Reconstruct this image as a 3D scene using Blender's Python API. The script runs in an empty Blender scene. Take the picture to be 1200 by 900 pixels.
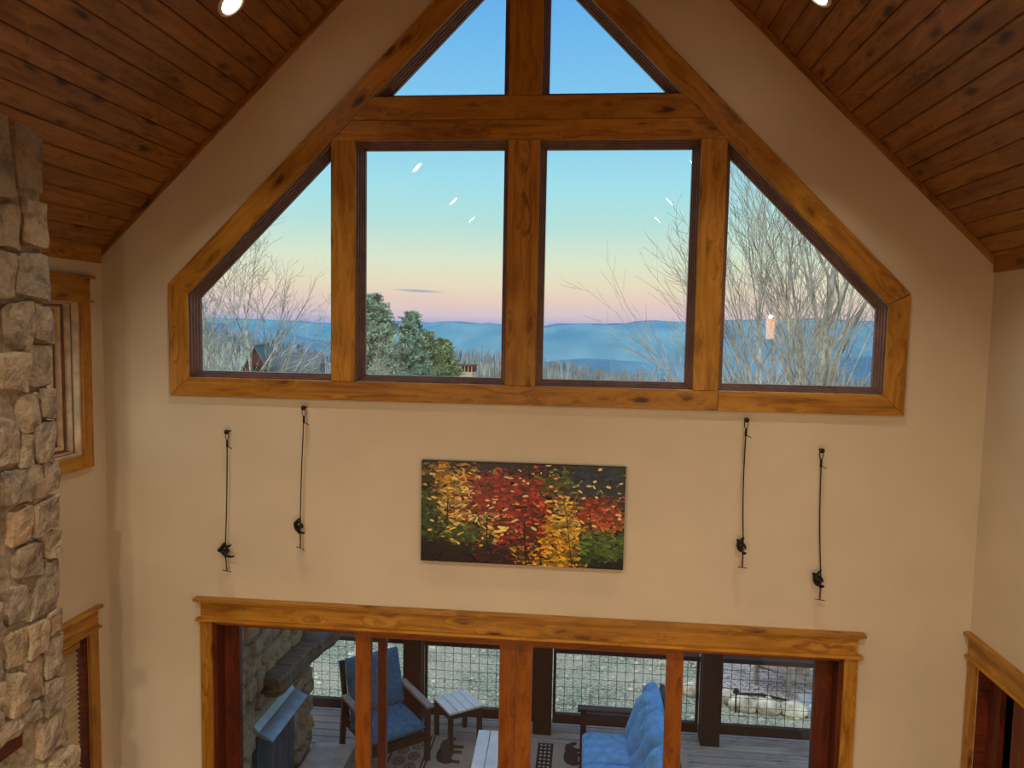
import bpy, math, random
from mathutils import Vector, Matrix, noise
from mathutils.geometry import tessellate_polygon

PI = math.pi
sc = bpy.context.scene
COL = sc.collection

# ------------------------------------------------------------------ camera
cam_d = bpy.data.cameras.new('camera')
cam = bpy.data.objects.new('camera', cam_d)
COL.objects.link(cam)
sc.camera = cam
cam_d.sensor_fit = 'HORIZONTAL'
cam_d.sensor_width = 36.0
cam_d.lens = 36.0 * 883.9 / 1200.0
cam_d.clip_end = 20000
_y, _p, _r = (math.radians(a) for a in (-5.534, -4.457, 1.023))
_f = Vector((math.sin(_y) * math.cos(_p), math.cos(_y) * math.cos(_p), math.sin(_p)))
_rt = _f.cross(Vector((0, 0, 1))).normalized()
_up = _rt.cross(_f)
_c, _s = math.cos(_r), math.sin(_r)
_rt, _up = _rt * _c + _up * _s, _up * _c - _rt * _s
cam.matrix_world = Matrix(((_rt.x, _up.x, -_f.x, 0.429), (_rt.y, _up.y, -_f.y, -5.0),
                           (_rt.z, _up.z, -_f.z, 4.5), (0, 0, 0, 1)))

# ------------------------------------------------------------------ colour management
sc.view_settings.view_transform = 'Standard'
sc.view_settings.look = 'None'
sc.view_settings.gamma = 1.0
sc.view_settings.exposure = 0.30
try:
    sc.view_settings.use_curve_mapping = False
    sc.cycles.use_denoising = True
    sc.cycles.max_bounces = 9
    sc.cycles.diffuse_bounces = 4
    sc.cycles.glossy_bounces = 3
    sc.cycles.transparent_max_bounces = 24
    sc.cycles.volume_bounces = 0
    sc.cycles.sample_clamp_indirect = 4.0
    sc.cycles.caustics_reflective = False
    sc.cycles.caustics_refractive = False
except Exception:
    pass


def lin(c):
    return tuple(((v / 255.0) / 12.92 if v / 255.0 <= 0.04045 else ((v / 255.0 + 0.055) / 1.055) ** 2.4) for v in c) + (1.0,)


# ------------------------------------------------------------------ dusk sky
world = bpy.data.worlds.new('dusk_sky')
sc.world = world
world.use_nodes = True
_n, _l = world.node_tree.nodes, world.node_tree.links
_n.clear()
w_out = _n.new('ShaderNodeOutputWorld')
w_bg = _n.new('ShaderNodeBackground')
w_tc = _n.new('ShaderNodeTexCoord')
w_sep = _n.new('ShaderNodeSeparateXYZ')
w_mr = _n.new('ShaderNodeMapRange')
w_mr.inputs['From Min'].default_value = -0.1
w_mr.inputs['From Max'].default_value = 0.9
w_rp = _n.new('ShaderNodeValToRGB')
_l.new(w_tc.outputs['Generated'], w_sep.inputs[0])
_l.new(w_sep.outputs['Z'], w_mr.inputs['Value'])
_l.new(w_mr.outputs[0], w_rp.inputs[0])
SKY = [(-0.10, (80, 88, 96)), (-0.01, (120, 132, 160)), (0.002, (166, 168, 204)), (0.012, (204, 184, 194)), (0.030, (220, 194, 184)),
       (0.052, (224, 210, 184)), (0.082, (212, 220, 196)), (0.13, (176, 216, 212)), (0.18, (156, 214, 226)), (0.25, (130, 196, 230)),
       (0.37, (102, 172, 228)), (0.60, (98, 150, 208)), (0.90, (92, 138, 194))]
el = w_rp.color_ramp.elements
while len(el) < len(SKY):
    el.new(0.5)
for e_, (z_, c_) in zip(el, SKY):
    e_.position = z_ + 0.1
    e_.color = lin(c_)
# one thin slate-blue cloud streak low in the sky, written in directions of the sky itself
w_at = _n.new('ShaderNodeMath'); w_at.operation = 'ARCTAN2'
_l.new(w_sep.outputs['X'], w_at.inputs[0]); _l.new(w_sep.outputs['Y'], w_at.inputs[1])
CLX, CLZ = -0.221, 0.0425


def wmath(op, a, b=None):
    m = _n.new('ShaderNodeMath'); m.operation = op
    for i, v in enumerate((a, b)):
        if v is None:
            continue
        if isinstance(v, (int, float)):
            m.inputs[i].default_value = v
        else:
            _l.new(v, m.inputs[i])
    return m.outputs[0]


cu = wmath('MULTIPLY', wmath('SUBTRACT', w_at.outputs[0], CLX), 1 / 0.036)
cz = wmath('SUBTRACT', w_sep.outputs['Z'], CLZ)
cz = wmath('ADD', cz, wmath('MULTIPLY', cu, 0.0011))
cv = wmath('MULTIPLY', cz, 1 / 0.0022)
cd = wmath('ADD', wmath('MULTIPLY', cu, cu), wmath('MULTIPLY', cv, cv))
cmask = wmath('MULTIPLY', wmath('MAXIMUM', wmath('SUBTRACT', 1.0, cd), 0.0), 0.85)
w_mix = _n.new('ShaderNodeMix'); w_mix.data_type = 'RGBA'
_l.new(cmask, w_mix.inputs[0])
_l.new(w_rp.outputs[0], w_mix.inputs[6])
w_mix.inputs[7].default_value = lin((140, 160, 190))
# the sun has gone down behind the photographer: that half of the sky is brighter and warmer
w_dot = _n.new('ShaderNodeVectorMath'); w_dot.operation = 'DOT_PRODUCT'
_l.new(w_tc.outputs['Generated'], w_dot.inputs[0]); w_dot.inputs[1].default_value = (-0.56, -0.81, 0.16)
glow = wmath('POWER', wmath('MAXIMUM', wmath('MULTIPLY', wmath('ADD', w_dot.outputs['Value'], 0.55), 0.645), 0.0), 1.5)
up_ = wmath('MINIMUM', wmath('MAXIMUM', wmath('MULTIPLY', wmath('ADD', w_sep.outputs['Z'], 0.03), 14.0), 0.0), 1.0)
w_add = _n.new('ShaderNodeMix'); w_add.data_type = 'RGBA'; w_add.blend_type = 'ADD'
_l.new(wmath('MULTIPLY', glow, up_), w_add.inputs[0])
_l.new(w_mix.outputs[2], w_add.inputs[6])
w_add.inputs[7].default_value = (1.8, 1.55, 1.2, 1)
_l.new(w_add.outputs[2], w_bg.inputs[0])
w_bg.inputs[1].default_value = 1.0
_l.new(w_bg.outputs[0], w_out.inputs[0])

# lamp powers (the lamps themselves are built with their fittings below)
CAN_POWER = 50.0
CAN_COLOR = (1.0, 0.87, 0.68)
ROOM_POWER = 100.0

# ------------------------------------------------------------------ node helper
MATS = {}


class NT:
    def __init__(s, name, rough=0.6, spec=0.4):
        s.m = bpy.data.materials.new(name)
        s.m.use_nodes = True
        s.n, s.l = s.m.node_tree.nodes, s.m.node_tree.links
        s.b = s.n['Principled BSDF']
        s.b.inputs['Roughness'].default_value = rough
        s.b.inputs['Specular IOR Level'].default_value = spec
        MATS[name] = s.m

    def new(s, t, **k):
        x = s.n.new('ShaderNode' + t)
        for a, v in k.items():
            setattr(x, a, v)
        return x

    def link(s, a, b):
        s.l.new(a, b)

    def put(s, v, sock):
        if hasattr(v, 'is_linked') or hasattr(v, 'links'):
            s.l.new(v, sock)
        else:
            sock.default_value = v

    def math(s, op, a, b=0.0, c=None, clamp=False):
        x = s.new('Math', operation=op)
        x.use_clamp = clamp
        s.put(a, x.inputs[0]); s.put(b, x.inputs[1])
        if c is not None:
            s.put(c, x.inputs[2])
        return x.outputs[0]

    def coord(s, scale=(1, 1, 1), rnd=0.0, which='Object'):
        tc = s.new('TexCoord')
        v = tc.outputs[which]
        if rnd:
            oi = s.new('ObjectInfo')
            cx = s.new('CombineXYZ')
            r = s.math('MULTIPLY', oi.outputs['Random'], rnd)
            for i in range(3):
                s.link(r, cx.inputs[i])
            va = s.new('VectorMath', operation='ADD')
            s.link(v, va.inputs[0]); s.link(cx.outputs[0], va.inputs[1])
            v = va.outputs[0]
        mp = s.new('Mapping')
        mp.inputs['Scale'].default_value = scale
        s.link(v, mp.inputs[0])
        return mp.outputs[0]

    def noise(s, vec, scale, detail=3, rough=0.55, dist=0.0, out='Fac'):
        x = s.new('TexNoise')
        x.inputs['Scale'].default_value = scale
        x.inputs['Detail'].default_value = detail
        x.inputs['Roughness'].default_value = rough
        x.inputs['Distortion'].default_value = dist
        s.link(vec, x.inputs['Vector'])
        return x.outputs[out]

    def voro(s, vec, scale, feature='F1', out='Distance', rand=1.0):
        x = s.new('TexVoronoi', feature=feature)
        x.inputs['Scale'].default_value = scale
        x.inputs['Randomness'].default_value = rand
        s.link(vec, x.inputs['Vector'])
        return x.outputs[out]

    def ramp(s, fac, stops, interp='LINEAR'):
        r = s.new('ValToRGB')
        r.color_ramp.interpolation = interp
        e = r.color_ramp.elements
        while len(e) < len(stops):
            e.new(0.5)
        for q, (p, c) in zip(e, stops):
            q.position = p
            q.color = lin(c) if not isinstance(c, float) else (c, c, c, 1)
        s.put(fac, r.inputs[0])
        return r.outputs[0]

    def mix(s, f, a, b, mode='MIX'):
        x = s.new('Mix', data_type='RGBA', blend_type=mode)
        s.put(f, x.inputs[0]); s.put(a, x.inputs[6]); s.put(b, x.inputs[7])
        return x.outputs[2]

    def color(s, v):
        s.put(v, s.b.inputs['Base Color'])

    def bump(s, h, strength=0.3, dist=0.01):
        x = s.new('Bump')
        x.inputs['Strength'].default_value = strength
        x.inputs['Distance'].default_value = dist
        s.link(h, x.inputs['Height'])
        s.link(x.outputs[0], s.b.inputs['Normal'])


def wood(name, light, mid, dark, knot=(48, 22, 10), rough=0.45, knots=1.0, spec=0.4):
    """stained knotty pine; grain runs along the local X axis of each board"""
    t = NT(name, rough, spec)
    v = t.coord((1, 1, 1), 37.0)
    vk0 = t.coord((3.4, 9.5, 9.5), 37.0)
    kw = t.noise(t.coord((9, 30, 30), 37.0), 1.0, 3, out='Color')
    kv = t.new('VectorMath', operation='MULTIPLY_ADD')
    t.link(kw, kv.inputs[0]); kv.inputs[1].default_value = (.42, .42, .42); t.link(vk0, kv.inputs[2])
    kd = t.voro(kv.outputs[0], 1.0)
    vs = t.coord((1.1, 14, 14), 37.0)
    kn = t.math('MULTIPLY', t.math('SUBTRACT', 0.55, kd, clamp=True), 2.2)
    va = t.new('VectorMath', operation='ADD')
    cx = t.new('CombineXYZ')
    t.link(kn, cx.inputs[1]); t.link(kn, cx.inputs[2])
    t.link(vs, va.inputs[0]); t.link(cx.outputs[0], va.inputs[1])
    grain = t.noise(va.outputs[0], 1.6, 4, 0.6, 0.6)
    fine = t.noise(t.coord((4, 160, 160), 37.0), 1.0, 2)
    c = t.ramp(grain, [(0.30, dark), (0.47, mid), (0.68, light)])
    c = t.mix(t.math('MULTIPLY', fine, 0.30), c, lin(dark), 'MIX')
    oi = t.new('ObjectInfo')
    c = t.mix(t.math('MULTIPLY', oi.outputs['Random'], 0.35), c, lin(dark), 'MIX')
    sel = t.noise(t.coord((1.3, 3, 3), 91.0), 1.0, 1)
    k1 = t.math('MULTIPLY', t.math('SUBTRACT', 0.22, kd, clamp=True), 9.0, clamp=True)
    halo = t.math('MULTIPLY', t.math('SUBTRACT', 0.42, kd, clamp=True), 2.6, clamp=True)
    gate = t.math('MULTIPLY', t.math('SUBTRACT', sel, 0.43, clamp=True), 7.0 * knots, clamp=True)
    c = t.mix(t.math('MULTIPLY', halo, gate), c, lin(dark), 'MIX')
    c = t.mix(t.math('MULTIPLY', t.math('MULTIPLY', k1, gate), .85), c, lin(knot), 'MIX')
    blot = t.noise(t.coord((2.2, 5, 5), 53.0), 1.0, 3)
    c = t.mix(t.math('MULTIPLY', t.math('SUBTRACT', blot, 0.52, clamp=True), 3.0, clamp=True), c, lin(dark), 'MIX')
    t.color(c)
    t.bump(t.math('ADD', grain, fine), 0.12, 0.003)
    return t.m


M_TRIM = wood('stained_pine_trim', (206, 152, 60), (182, 126, 38), (124, 78, 22), (56, 27, 10))
M_CEIL = wood('stained_pine_ceiling', (182, 132, 68), (158, 108, 48), (104, 66, 26), (46, 24, 14), rough=0.42, knots=1.3)
M_DOOR = wood('door_wood', (172, 102, 34), (150, 84, 24), (108, 56, 16), rough=0.4, knots=0.3)
M_DARKJAMB = wood('dark_red_wood', (120, 56, 28), (98, 42, 22), (60, 25, 14), rough=0.4, knots=0.3)
M_POST = wood('dark_outdoor_timber', (44, 32, 25), (34, 25, 20), (20, 15, 13), rough=0.7)
M_MANTEL = wood('grey_mantel_timber', (112, 104, 94), (90, 82, 74), (52, 46, 42), rough=0.7)
M_DECK = wood('weathered_deck_board', (172, 168, 162), (150, 146, 142), (112, 108, 106), (60, 55, 52), rough=0.65, knots=0.5)
M_FURN = wood('dark_furniture_wood', (50, 43, 40), (38, 32, 30), (22, 19, 18), rough=0.5, knots=0.2)
M_GREYW = wood('grey_driftwood', (186, 180, 170), (160, 154, 146), (112, 108, 102), rough=0.7, knots=0.3)
M_FLOOR = wood('interior_floor_wood', (150, 100, 60), (126, 80, 44), (84, 50, 26), rough=0.4)


def plain(name, rgb, rough=0.6, metal=0.0, spec=0.4, var=0.12, scale=8.0, bump=0.0, bscale=60.0):
    t = NT(name, rough, spec)
    v = t.coord((1, 1, 1), 11.0)
    f = t.noise(v, scale, 3)
    d = tuple(max(0, x * (1 - var * 1.6)) for x in rgb)
    l = tuple(min(255, x * (1 + var)) for x in rgb)
    t.color(t.ramp(f, [(0.3, d), (0.7, l)]))
    t.b.inputs['Metallic'].default_value = metal
    if bump:
        t.bump(t.noise(v, bscale, 3), bump, 0.004)
    return t.m


M_WALL = plain('beige_plaster', (208, 194, 170), 0.75, spec=0.25, var=0.02, scale=1.5, bump=0.25, bscale=170.0)
M_FRAME = plain('dark_bronze_frame', (120, 90, 82), 0.30, spec=0.5, var=0.1)
M_SASHW = plain('pale_sash', (222, 196, 160), 0.5, var=0.1)
M_BLACK = plain('black_iron', (14, 13, 13), 0.5, var=0.2)
M_CORD = plain('dark_cord', (34, 30, 28), 0.7, var=0.2)
M_FIG = plain('bronze_black_figure', (26, 20, 17), 0.42, metal=0.3, var=0.35, scale=60.0)
M_ROD = plain('brown_rod', (74, 56, 42), 0.5, var=0.2)
M_NAVY = plain('navy_fabric', (52, 108, 148), 0.85, var=0.12, scale=20.0, bump=0.3, bscale=500)
M_BLUE = plain('bright_blue_fabric', (96, 170, 230), 0.85, var=0.08, scale=14.0, bump=0.3, bscale=500)
M_TTOP = plain('pale_slat_top', (228, 232, 236), 0.35, spec=0.5, var=0.04)
M_RUG = plain('taupe_rug', (150, 140, 128), 0.95, var=0.1, scale=60, bump=0.3, bscale=300)
M_RUGD = plain('black_rug_pile', (24, 23, 25), 0.95, var=0.15, scale=40)
M_RUGL = plain('cream_rug_pile', (160, 150, 132), 0.95, var=0.1, scale=60)
M_STEEL = plain('galvanised_hood', (176, 190, 204), 0.32, metal=0.6, var=0.06)
M_PANEL = plain('slate_panel', (66, 74, 84), 0.5, var=0.12)
M_SLAB = plain('grey_hearth_slab', (170, 172, 172), 0.8, var=0.08, scale=5, bump=0.3)
M_MORTAR = plain('grey_mortar', (156, 142, 120), 0.95, var=0.15, scale=30, bump=0.6, bscale=120)
M_BLIND = plain('tan_blind_slat', (190, 166, 132), 0.6, var=0.05)
M_TV = plain('black_screen', (6, 6, 7), 0.25, var=0.1)
M_WHITE = plain('white_enamel', (232, 228, 220), 0.4, var=0.03)
M_BARK = plain('pale_bark', (196, 190, 176), 0.9, var=0.3, scale=4.0)
M_BARK2 = plain('grey_twig_bark', (176, 172, 158), 0.9, var=0.3, scale=2.0)
M_PINE = plain('pine_needles', (140, 170, 148), 0.9, var=0.35, scale=1.5)
M_SHRUB = plain('olive_foliage', (136, 156, 112), 0.9, var=0.3, scale=1.2)
M_PTRUNK = plain('pine_trunk', (70, 58, 50), 0.9, var=0.2)
M_ROOF = plain('slate_shingle', (96, 110, 116), 0.85, var=0.12, scale=3)
M_HWALL = plain('dark_red_siding', (92, 48, 44), 0.8, var=0.12, scale=2)
M_HCREAM = plain('cream_siding', (200, 180, 150), 0.8, var=0.08)
M_BACKING = plain('dark_soffit', (66, 54, 44), 0.8, var=0.1)  # dark brown backing beneath floor, deck and ceiling boards
M_ROCKL = plain('pale_boulder', (216, 204, 180), 0.9, var=0.22, scale=6, bump=0.6, bscale=30)


def mat_stone():
    t = NT('fieldstone', 0.88, 0.2)
    v = t.coord((1, 1, 1), 29.0)
    oi = t.new('ObjectInfo')
    base = t.ramp(oi.outputs['Random'], [(0.0, (148, 138, 124)), (0.22, (178, 156, 126)), (0.42, (142, 130, 116)),
                                         (0.60, (188, 166, 134)), (0.78, (136, 130, 126)), (0.92, (200, 164, 120)), (1.0, (128, 120, 112))])
    n1 = t.noise(v, 9.0, 6, 0.62, 0.6)
    n2 = t.noise(v, 34.0, 4, 0.65)
    c = t.mix(t.math('MULTIPLY', t.math('SUBTRACT', n1, 0.40, clamp=True), 2.3, clamp=True), base, lin((206, 184, 150)), 'MIX')
    c = t.mix(t.math('MULTIPLY', t.math('SUBTRACT', 0.50, n1, clamp=True), 4.0, clamp=True), c, lin((104, 92, 78)), 'MIX')
    c = t.mix(t.math('MULTIPLY', n2, 0.45), c, lin((110, 98, 84)), 'MIX')
    t.color(c)
    t.bump(t.math('ADD', t.math('MULTIPLY', n1, 1.5), n2), 0.9, 0.02)
    return t.m


M_STONE = mat_stone()


def mat_glass():
    m = bpy.data.materials.new('window_glass')
    m.use_nodes = True
    n, l = m.node_tree.nodes, m.node_tree.links
    n.clear()
    o = n.new('ShaderNodeOutputMaterial')
    mx = n.new('ShaderNodeMixShader')
    tr = n.new('ShaderNodeBsdfTransparent')
    tr.inputs[0].default_value = (0.97, 0.985, 0.98, 1)
    gl = n.new('ShaderNodeBsdfGlossy')
    gl.inputs['Roughness'].default_value = 0.0
    lw = n.new('ShaderNodeLayerWeight')
    p = n.new('ShaderNodeMath'); p.operation = 'POWER'; p.inputs[1].default_value = 5.0
    a = n.new('ShaderNodeMath'); a.operation = 'MULTIPLY_ADD'
    a.inputs[1].default_value = 0.955; a.inputs[2].default_value = 0.045
    l.new(lw.outputs['Facing'], p.inputs[0]); l.new(p.outputs[0], a.inputs[0])
    l.new(a.outputs[0], mx.inputs[0]); l.new(tr.outputs[0], mx.inputs[1]); l.new(gl.outputs[0], mx.inputs[2])
    l.new(mx.outputs[0], o.inputs[0])
    MATS['window_glass'] = m
    return m


M_GLASS = mat_glass()


def emis(name, rgb, s):
    t = NT(name)
    t.color((rgb[0], rgb[1], rgb[2], 1))
    t.b.inputs['Emission Color'].default_value = (rgb[0], rgb[1], rgb[2], 1)
    t.b.inputs['Emission Strength'].default_value = s
    return t.m


M_LED = emis('lamp_lens', (1.0, 0.90, 0.74), 16.0)
M_AMBER = emis('amber_shade', (1.0, 0.42, 0.10), 7.0)
M_BULB = emis('sconce_bulb', (1.0, 0.82, 0.55), 40.0)


# ------------------------------------------------------------------ mesh helpers
def mesh_obj(name, V, F, mat, parent=None, smooth=False, mats=None, fm=None, loc=None):
    me = bpy.data.meshes.new(name)
    me.from_pydata([tuple(v) for v in V], [], F)
    me.materials.append(mat)
    if mats:
        for m in mats:
            me.materials.append(m)
    if fm:
        me.polygons.foreach_set('material_index', fm)
    if smooth:
        me.polygons.foreach_set('use_smooth', [True] * len(me.polygons))
    me.update()
    o = bpy.data.objects.new(name, me)
    COL.objects.link(o)
    if parent:
        o.parent = parent
    if loc:
        o.location = loc
    return o


class MB:
    def __init__(s):
        s.V, s.F = [], []

    def add(s, V, F):
        k = len(s.V)
        s.V += [tuple(v) for v in V]
        s.F += [tuple(i + k for i in f) for f in F]

    def box(s, x0, x1, y0, y1, z0, z1):
        s.add([(x0, y0, z0), (x1, y0, z0), (x1, y1, z0), (x0, y1, z0), (x0, y0, z1), (x1, y0, z1), (x1, y1, z1), (x0, y1, z1)],
              [(0, 3, 2, 1), (4, 5, 6, 7), (0, 1, 5, 4), (1, 2, 6, 5), (2, 3, 7, 6), (3, 0, 4, 7)])

    def bar(s, p, q, w, h, up=(0, 0, 1)):
        """box beam from p to q, w across, h along up"""
        p, q = Vector(p), Vector(q)
        d = (q - p).normalized()
        u = Vector(up)
        sd = d.cross(u)
        if sd.length < 1e-4:
            sd = Vector((1, 0, 0))
        sd.normalize()
        u = sd.cross(d).normalized()
        V = []
        for e in (p, q):
            for a, b in ((-1, -1), (1, -1), (1, 1), (-1, 1)):
                V.append(e + sd * (a * w / 2) + u * (b * h / 2))
        s.add(V, [(0, 1, 2, 3), (7, 6, 5, 4), (0, 4, 5, 1), (1, 5, 6, 2), (2, 6, 7, 3), (3, 7, 4, 0)])

    def tube(s, pts, rads, n=6, cap=True):
        pts = [Vector(p) for p in pts]
        if isinstance(rads, (int, float)):
            rads = [rads] * len(pts)
        V, F = [], []
        ref = Vector((0.3, 0.9, 0.2))
        for i, p in enumerate(pts):
            a = pts[max(0, i - 1)]; b = pts[min(len(pts) - 1, i + 1)]
            d = (b - a)
            d = d.normalized() if d.length > 1e-9 else Vector((0, 0, 1))
            u = d.cross(ref)
            if u.length < 1e-3:
                u = d.cross(Vector((1, 0, 0)))
            u.normalize(); w = d.cross(u)
            for k in range(n):
                t = 2 * PI * k / n
                V.append(p + (u * math.cos(t) + w * math.sin(t)) * rads[i])
        for i in range(len(pts) - 1):
            for k in range(n):
                F.append((i * n + k, i * n + (k + 1) % n, (i + 1) * n + (k + 1) % n, (i + 1) * n + k))
        if cap:
            F.append(tuple(reversed(range(n))))
            F.append(tuple((len(pts) - 1) * n + k for k in range(n)))
        s.add(V, F)

    def ball(s, c, r, seg=8, rings=6, sq=(1, 1, 1)):
        V, F = [], []
        for i in range(rings + 1):
            a = PI * i / rings
            for k in range(seg):
                b = 2 * PI * k / seg
                V.append((c[0] + r * sq[0] * math.sin(a) * math.cos(b), c[1] + r * sq[1] * math.sin(a) * math.sin(b), c[2] + r * sq[2] * math.cos(a)))
        for i in range(rings):
            for k in range(seg):
                F.append((i * seg + k, (i + 1) * seg + k, (i + 1) * seg + (k + 1) % seg, i * seg + (k + 1) % seg))
        s.add(V, F)

    def build(s, name, mat, parent=None, smooth=False, **k):
        return mesh_obj(name, s.V, s.F, mat, parent, smooth, **k)


def tag(o, label=None, cat=None, group=None, kind=None):
    if label: o['label'] = label
    if cat: o['category'] = cat
    if group: o['group'] = group
    if kind: o['kind'] = kind
    return o


def empty(name, loc=(0, 0, 0), rz=0.0, label=None, cat=None, group=None, kind=None):
    o = bpy.data.objects.new(name, None)
    COL.objects.link(o)
    o.location = loc
    o.rotation_euler = (0, 0, rz)
    o.empty_display_size = 0.1
    return tag(o, label, cat, group, kind)


def board(name, p, q, w, t, mat, parent=None, up=(0, 0, 1), bev=0.0):
    """a board as its own object, local X along its length so the grain follows it; w is across 'up', t along it"""
    p, q = Vector(p), Vector(q)
    L = (q - p).length
    d = (q - p).normalized()
    u = Vector(up)
    u = (u - d * u.dot(d)).normalized()
    sd = u.cross(d)
    m = MB()
    h = t / 2
    if bev:
        b = bev
        prof = [(-w / 2, -h), (w / 2, -h), (w / 2, h - b), (w / 2 - b, h), (-w / 2 + b, h), (-w / 2, h - b)]
        V = [(-L / 2, a, c) for a, c in prof] + [(L / 2, a, c) for a, c in prof]
        n = len(prof)
        F = [tuple(reversed(range(n))), tuple(range(n, 2 * n))] + [(i, (i + 1) % n, n + (i + 1) % n, n + i) for i in range(n)]
        m.add(V, F)
    else:
        m.box(-L / 2, L / 2, -w / 2, w / 2, -h, h)
    o = m.build(name, mat, parent)
    c = (p + q) / 2
    o.matrix_local = Matrix(((d.x, sd.x, u.x, c.x), (d.y, sd.y, u.y, c.y), (d.z, sd.z, u.z, c.z), (0, 0, 0, 1)))
    return o


def wall_board(name, pts, ang, y0, y1, mat, parent):
    """flat board in a wall plane parallel to xz: outline pts (x,z), grain along angle ang, depth y0..y1"""
    cx = sum(p[0] for p in pts) / len(pts); cz = sum(p[1] for p in pts) / len(pts)
    ca, sa = math.cos(ang), math.sin(ang)
    L = [((x - cx) * ca + (z - cz) * sa, -(x - cx) * sa + (z - cz) * ca) for x, z in pts]
    n = len(L)
    b = 0.003
    ins = inset(L, b)
    # local axes: X along board, Y = -world y (towards the room) , Z across
    V = [(x, -y1, z) for x, z in L] + [(x, -y0 - b, z) for x, z in L] + [(x, -y0, z) for x, z in ins]
    F = [tuple(range(n)), tuple(reversed(range(2 * n, 3 * n)))]
    for i in range(n):
        j = (i + 1) % n
        F.append((i, n + i, n + j, j))
        F.append((n + i, 2 * n + i, 2 * n + j, n + j))
    V = [(x, -y, z) for x, y, z in V]
    o = mesh_obj(name, V, F, mat, parent)
    o.matrix_local = Matrix(((ca, 0, -sa, cx), (0, 1, 0, 0), (sa, 0, ca, cz), (0, 0, 0, 1)))
    return o


def inset(poly, d):
    """inset of a convex polygon"""
    n = len(poly)
    A = sum(poly[i][0] * poly[(i + 1) % n][1] - poly[(i + 1) % n][0] * poly[i][1] for i in range(n))
    sg = 1 if A > 0 else -1
    lines = []
    for i in range(n):
        (x0, y0), (x1, y1) = poly[i], poly[(i + 1) % n]
        dx, dy = x1 - x0, y1 - y0
        L = math.hypot(dx, dy)
        nx, ny = -dy / L * sg, dx / L * sg
        lines.append((nx, ny, nx * x0 + ny * y0 + d))
    out = []
    for i in range(n):
        a, b = lines[i - 1], lines[i]
        det = a[0] * b[1] - a[1] * b[0]
        out.append(((a[2] * b[1] - a[1] * b[2]) / det, (a[0] * b[2] - a[2] * b[0]) / det))
    return out


def loft_frame(name, poly, prof, mat, parent, mp):
    """moulded frame: profile of (inset, depth) swept round a convex polygon; mp maps (a, depth, b) to xyz"""
    rings = [[mp(a, y, b) for a, b in inset(poly, d)] for d, y in prof]
    n, k = len(poly), len(prof)
    V = [v for r in rings for v in r]
    F = []
    for i in range(k):
        j = (i + 1) % k
        for q in range(n):
            r = (q + 1) % n
            F.append((i * n + q, i * n + r, j * n + r, j * n + q))
    return mesh_obj(name, V, F, mat, parent)


def slab(poly, mp, t0, t1, holes=()):
    """extruded polygon with holes -> V, F"""
    loops = [list(poly)] + [list(h) for h in holes]
    flat = [p for lo in loops for p in lo]
    tri = tessellate_polygon([[Vector((a, b, 0)) for a, b in lo] for lo in loops])
    n = len(flat)
    V = [mp(a, t0, b) for a, b in flat] + [mp(a, t1, b) for a, b in flat]
    F = [tuple(t) for t in tri] + [tuple(n + i for i in reversed(t)) for t in tri]
    k = 0
    for lo in loops:
        m = len(lo)
        for i in range(m):
            j = (i + 1) % m
            F.append((k + i, k + j, n + k + j, n + k + i))
        k += m
    return V, F


GAB = lambda a, t, b: (a, t, b)
SIDE = lambda a, t, b: (t, a, b)


def copy_tree(o, parent=None):
    c = o.copy()
    COL.objects.link(c)
    if parent: c.parent = parent
    for ch in list(o.children):
        copy_tree(ch, c)
    return c


# ================================================================== THE ROOM
HW = 2.946          # half width
RS = 0.975          # roof slope
RA = 7.79           # apex of the finished rake line
YB = -9.6


def roof(x):
    return RA - RS * abs(x)


EAVE = roof(HW)
pent = [(-2.33, 4.07), (2.33, 4.07), (2.33, 4.69), (0, 7.02), (-2.33, 4.69)]
doorhole = [(-2.17, -0.02), (2.17, -0.02), (2.17, 2.40), (-2.17, 2.40)]
V, F = slab([(-3.2, -0.3), (3.2, -0.3), (3.2, roof(3.2) + 0.1), (0, RA + 0.1), (-3.2, roof(3.2) + 0.1)], GAB, 0.0, 0.17, [pent, doorhole])
tag(mesh_obj('wall_gable', V, F, M_WALL), kind='structure', label='beige plastered gable wall with the large window and the painting')
V, F = slab([(YB, -0.3), (0.17, -0.3), (0.17, EAVE + 0.15), (YB, EAVE + 0.15)], SIDE, -HW - 0.2, -HW,
            [[(-1.05, 3.57), (-0.25, 3.57), (-0.25, 4.61), (-1.05, 4.61)], [(-1.05, 0.7), (-0.25, 0.7), (-0.25, 2.33), (-1.05, 2.33)]])
tag(mesh_obj('wall_left', V, F, M_WALL), kind='structure')
V, F = slab([(YB, -0.3), (0.17, -0.3), (0.17, EAVE + 0.15), (YB, EAVE + 0.15)], SIDE, HW, HW + 0.2,
            [[(-1.55, 0.5), (-0.125, 0.5), (-0.125, 2.42), (-1.55, 2.42)]])
tag(mesh_obj('wall_right', V, F, M_WALL), kind='structure')
m = MB(); m.box(-3.2, 3.2, YB - 0.15, YB, -0.3, RA + 0.3)
tag(m.build('wall_back', M_WALL), kind='structure')
fl = empty('floor', kind='structure')
m = MB(); m.box(-HW, HW, YB, 0.0, -0.2, -0.03); m.build('subfloor', M_BACKING, fl)
for i in range(42):
    x0 = -HW + 0.14 * i + 0.07
    board('floor_plank', (x0, YB, -0.012), (x0, -0.002, -0.012), 0.137, 0.02, M_FLOOR, fl, bev=0.002)
m = MB(); m.box(-HW, HW, YB, -4.95, 2.62, 2.9)
tag(m.build('floor_loft', M_TRIM), kind='structure', label='loft floor the photograph is taken from')

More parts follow.
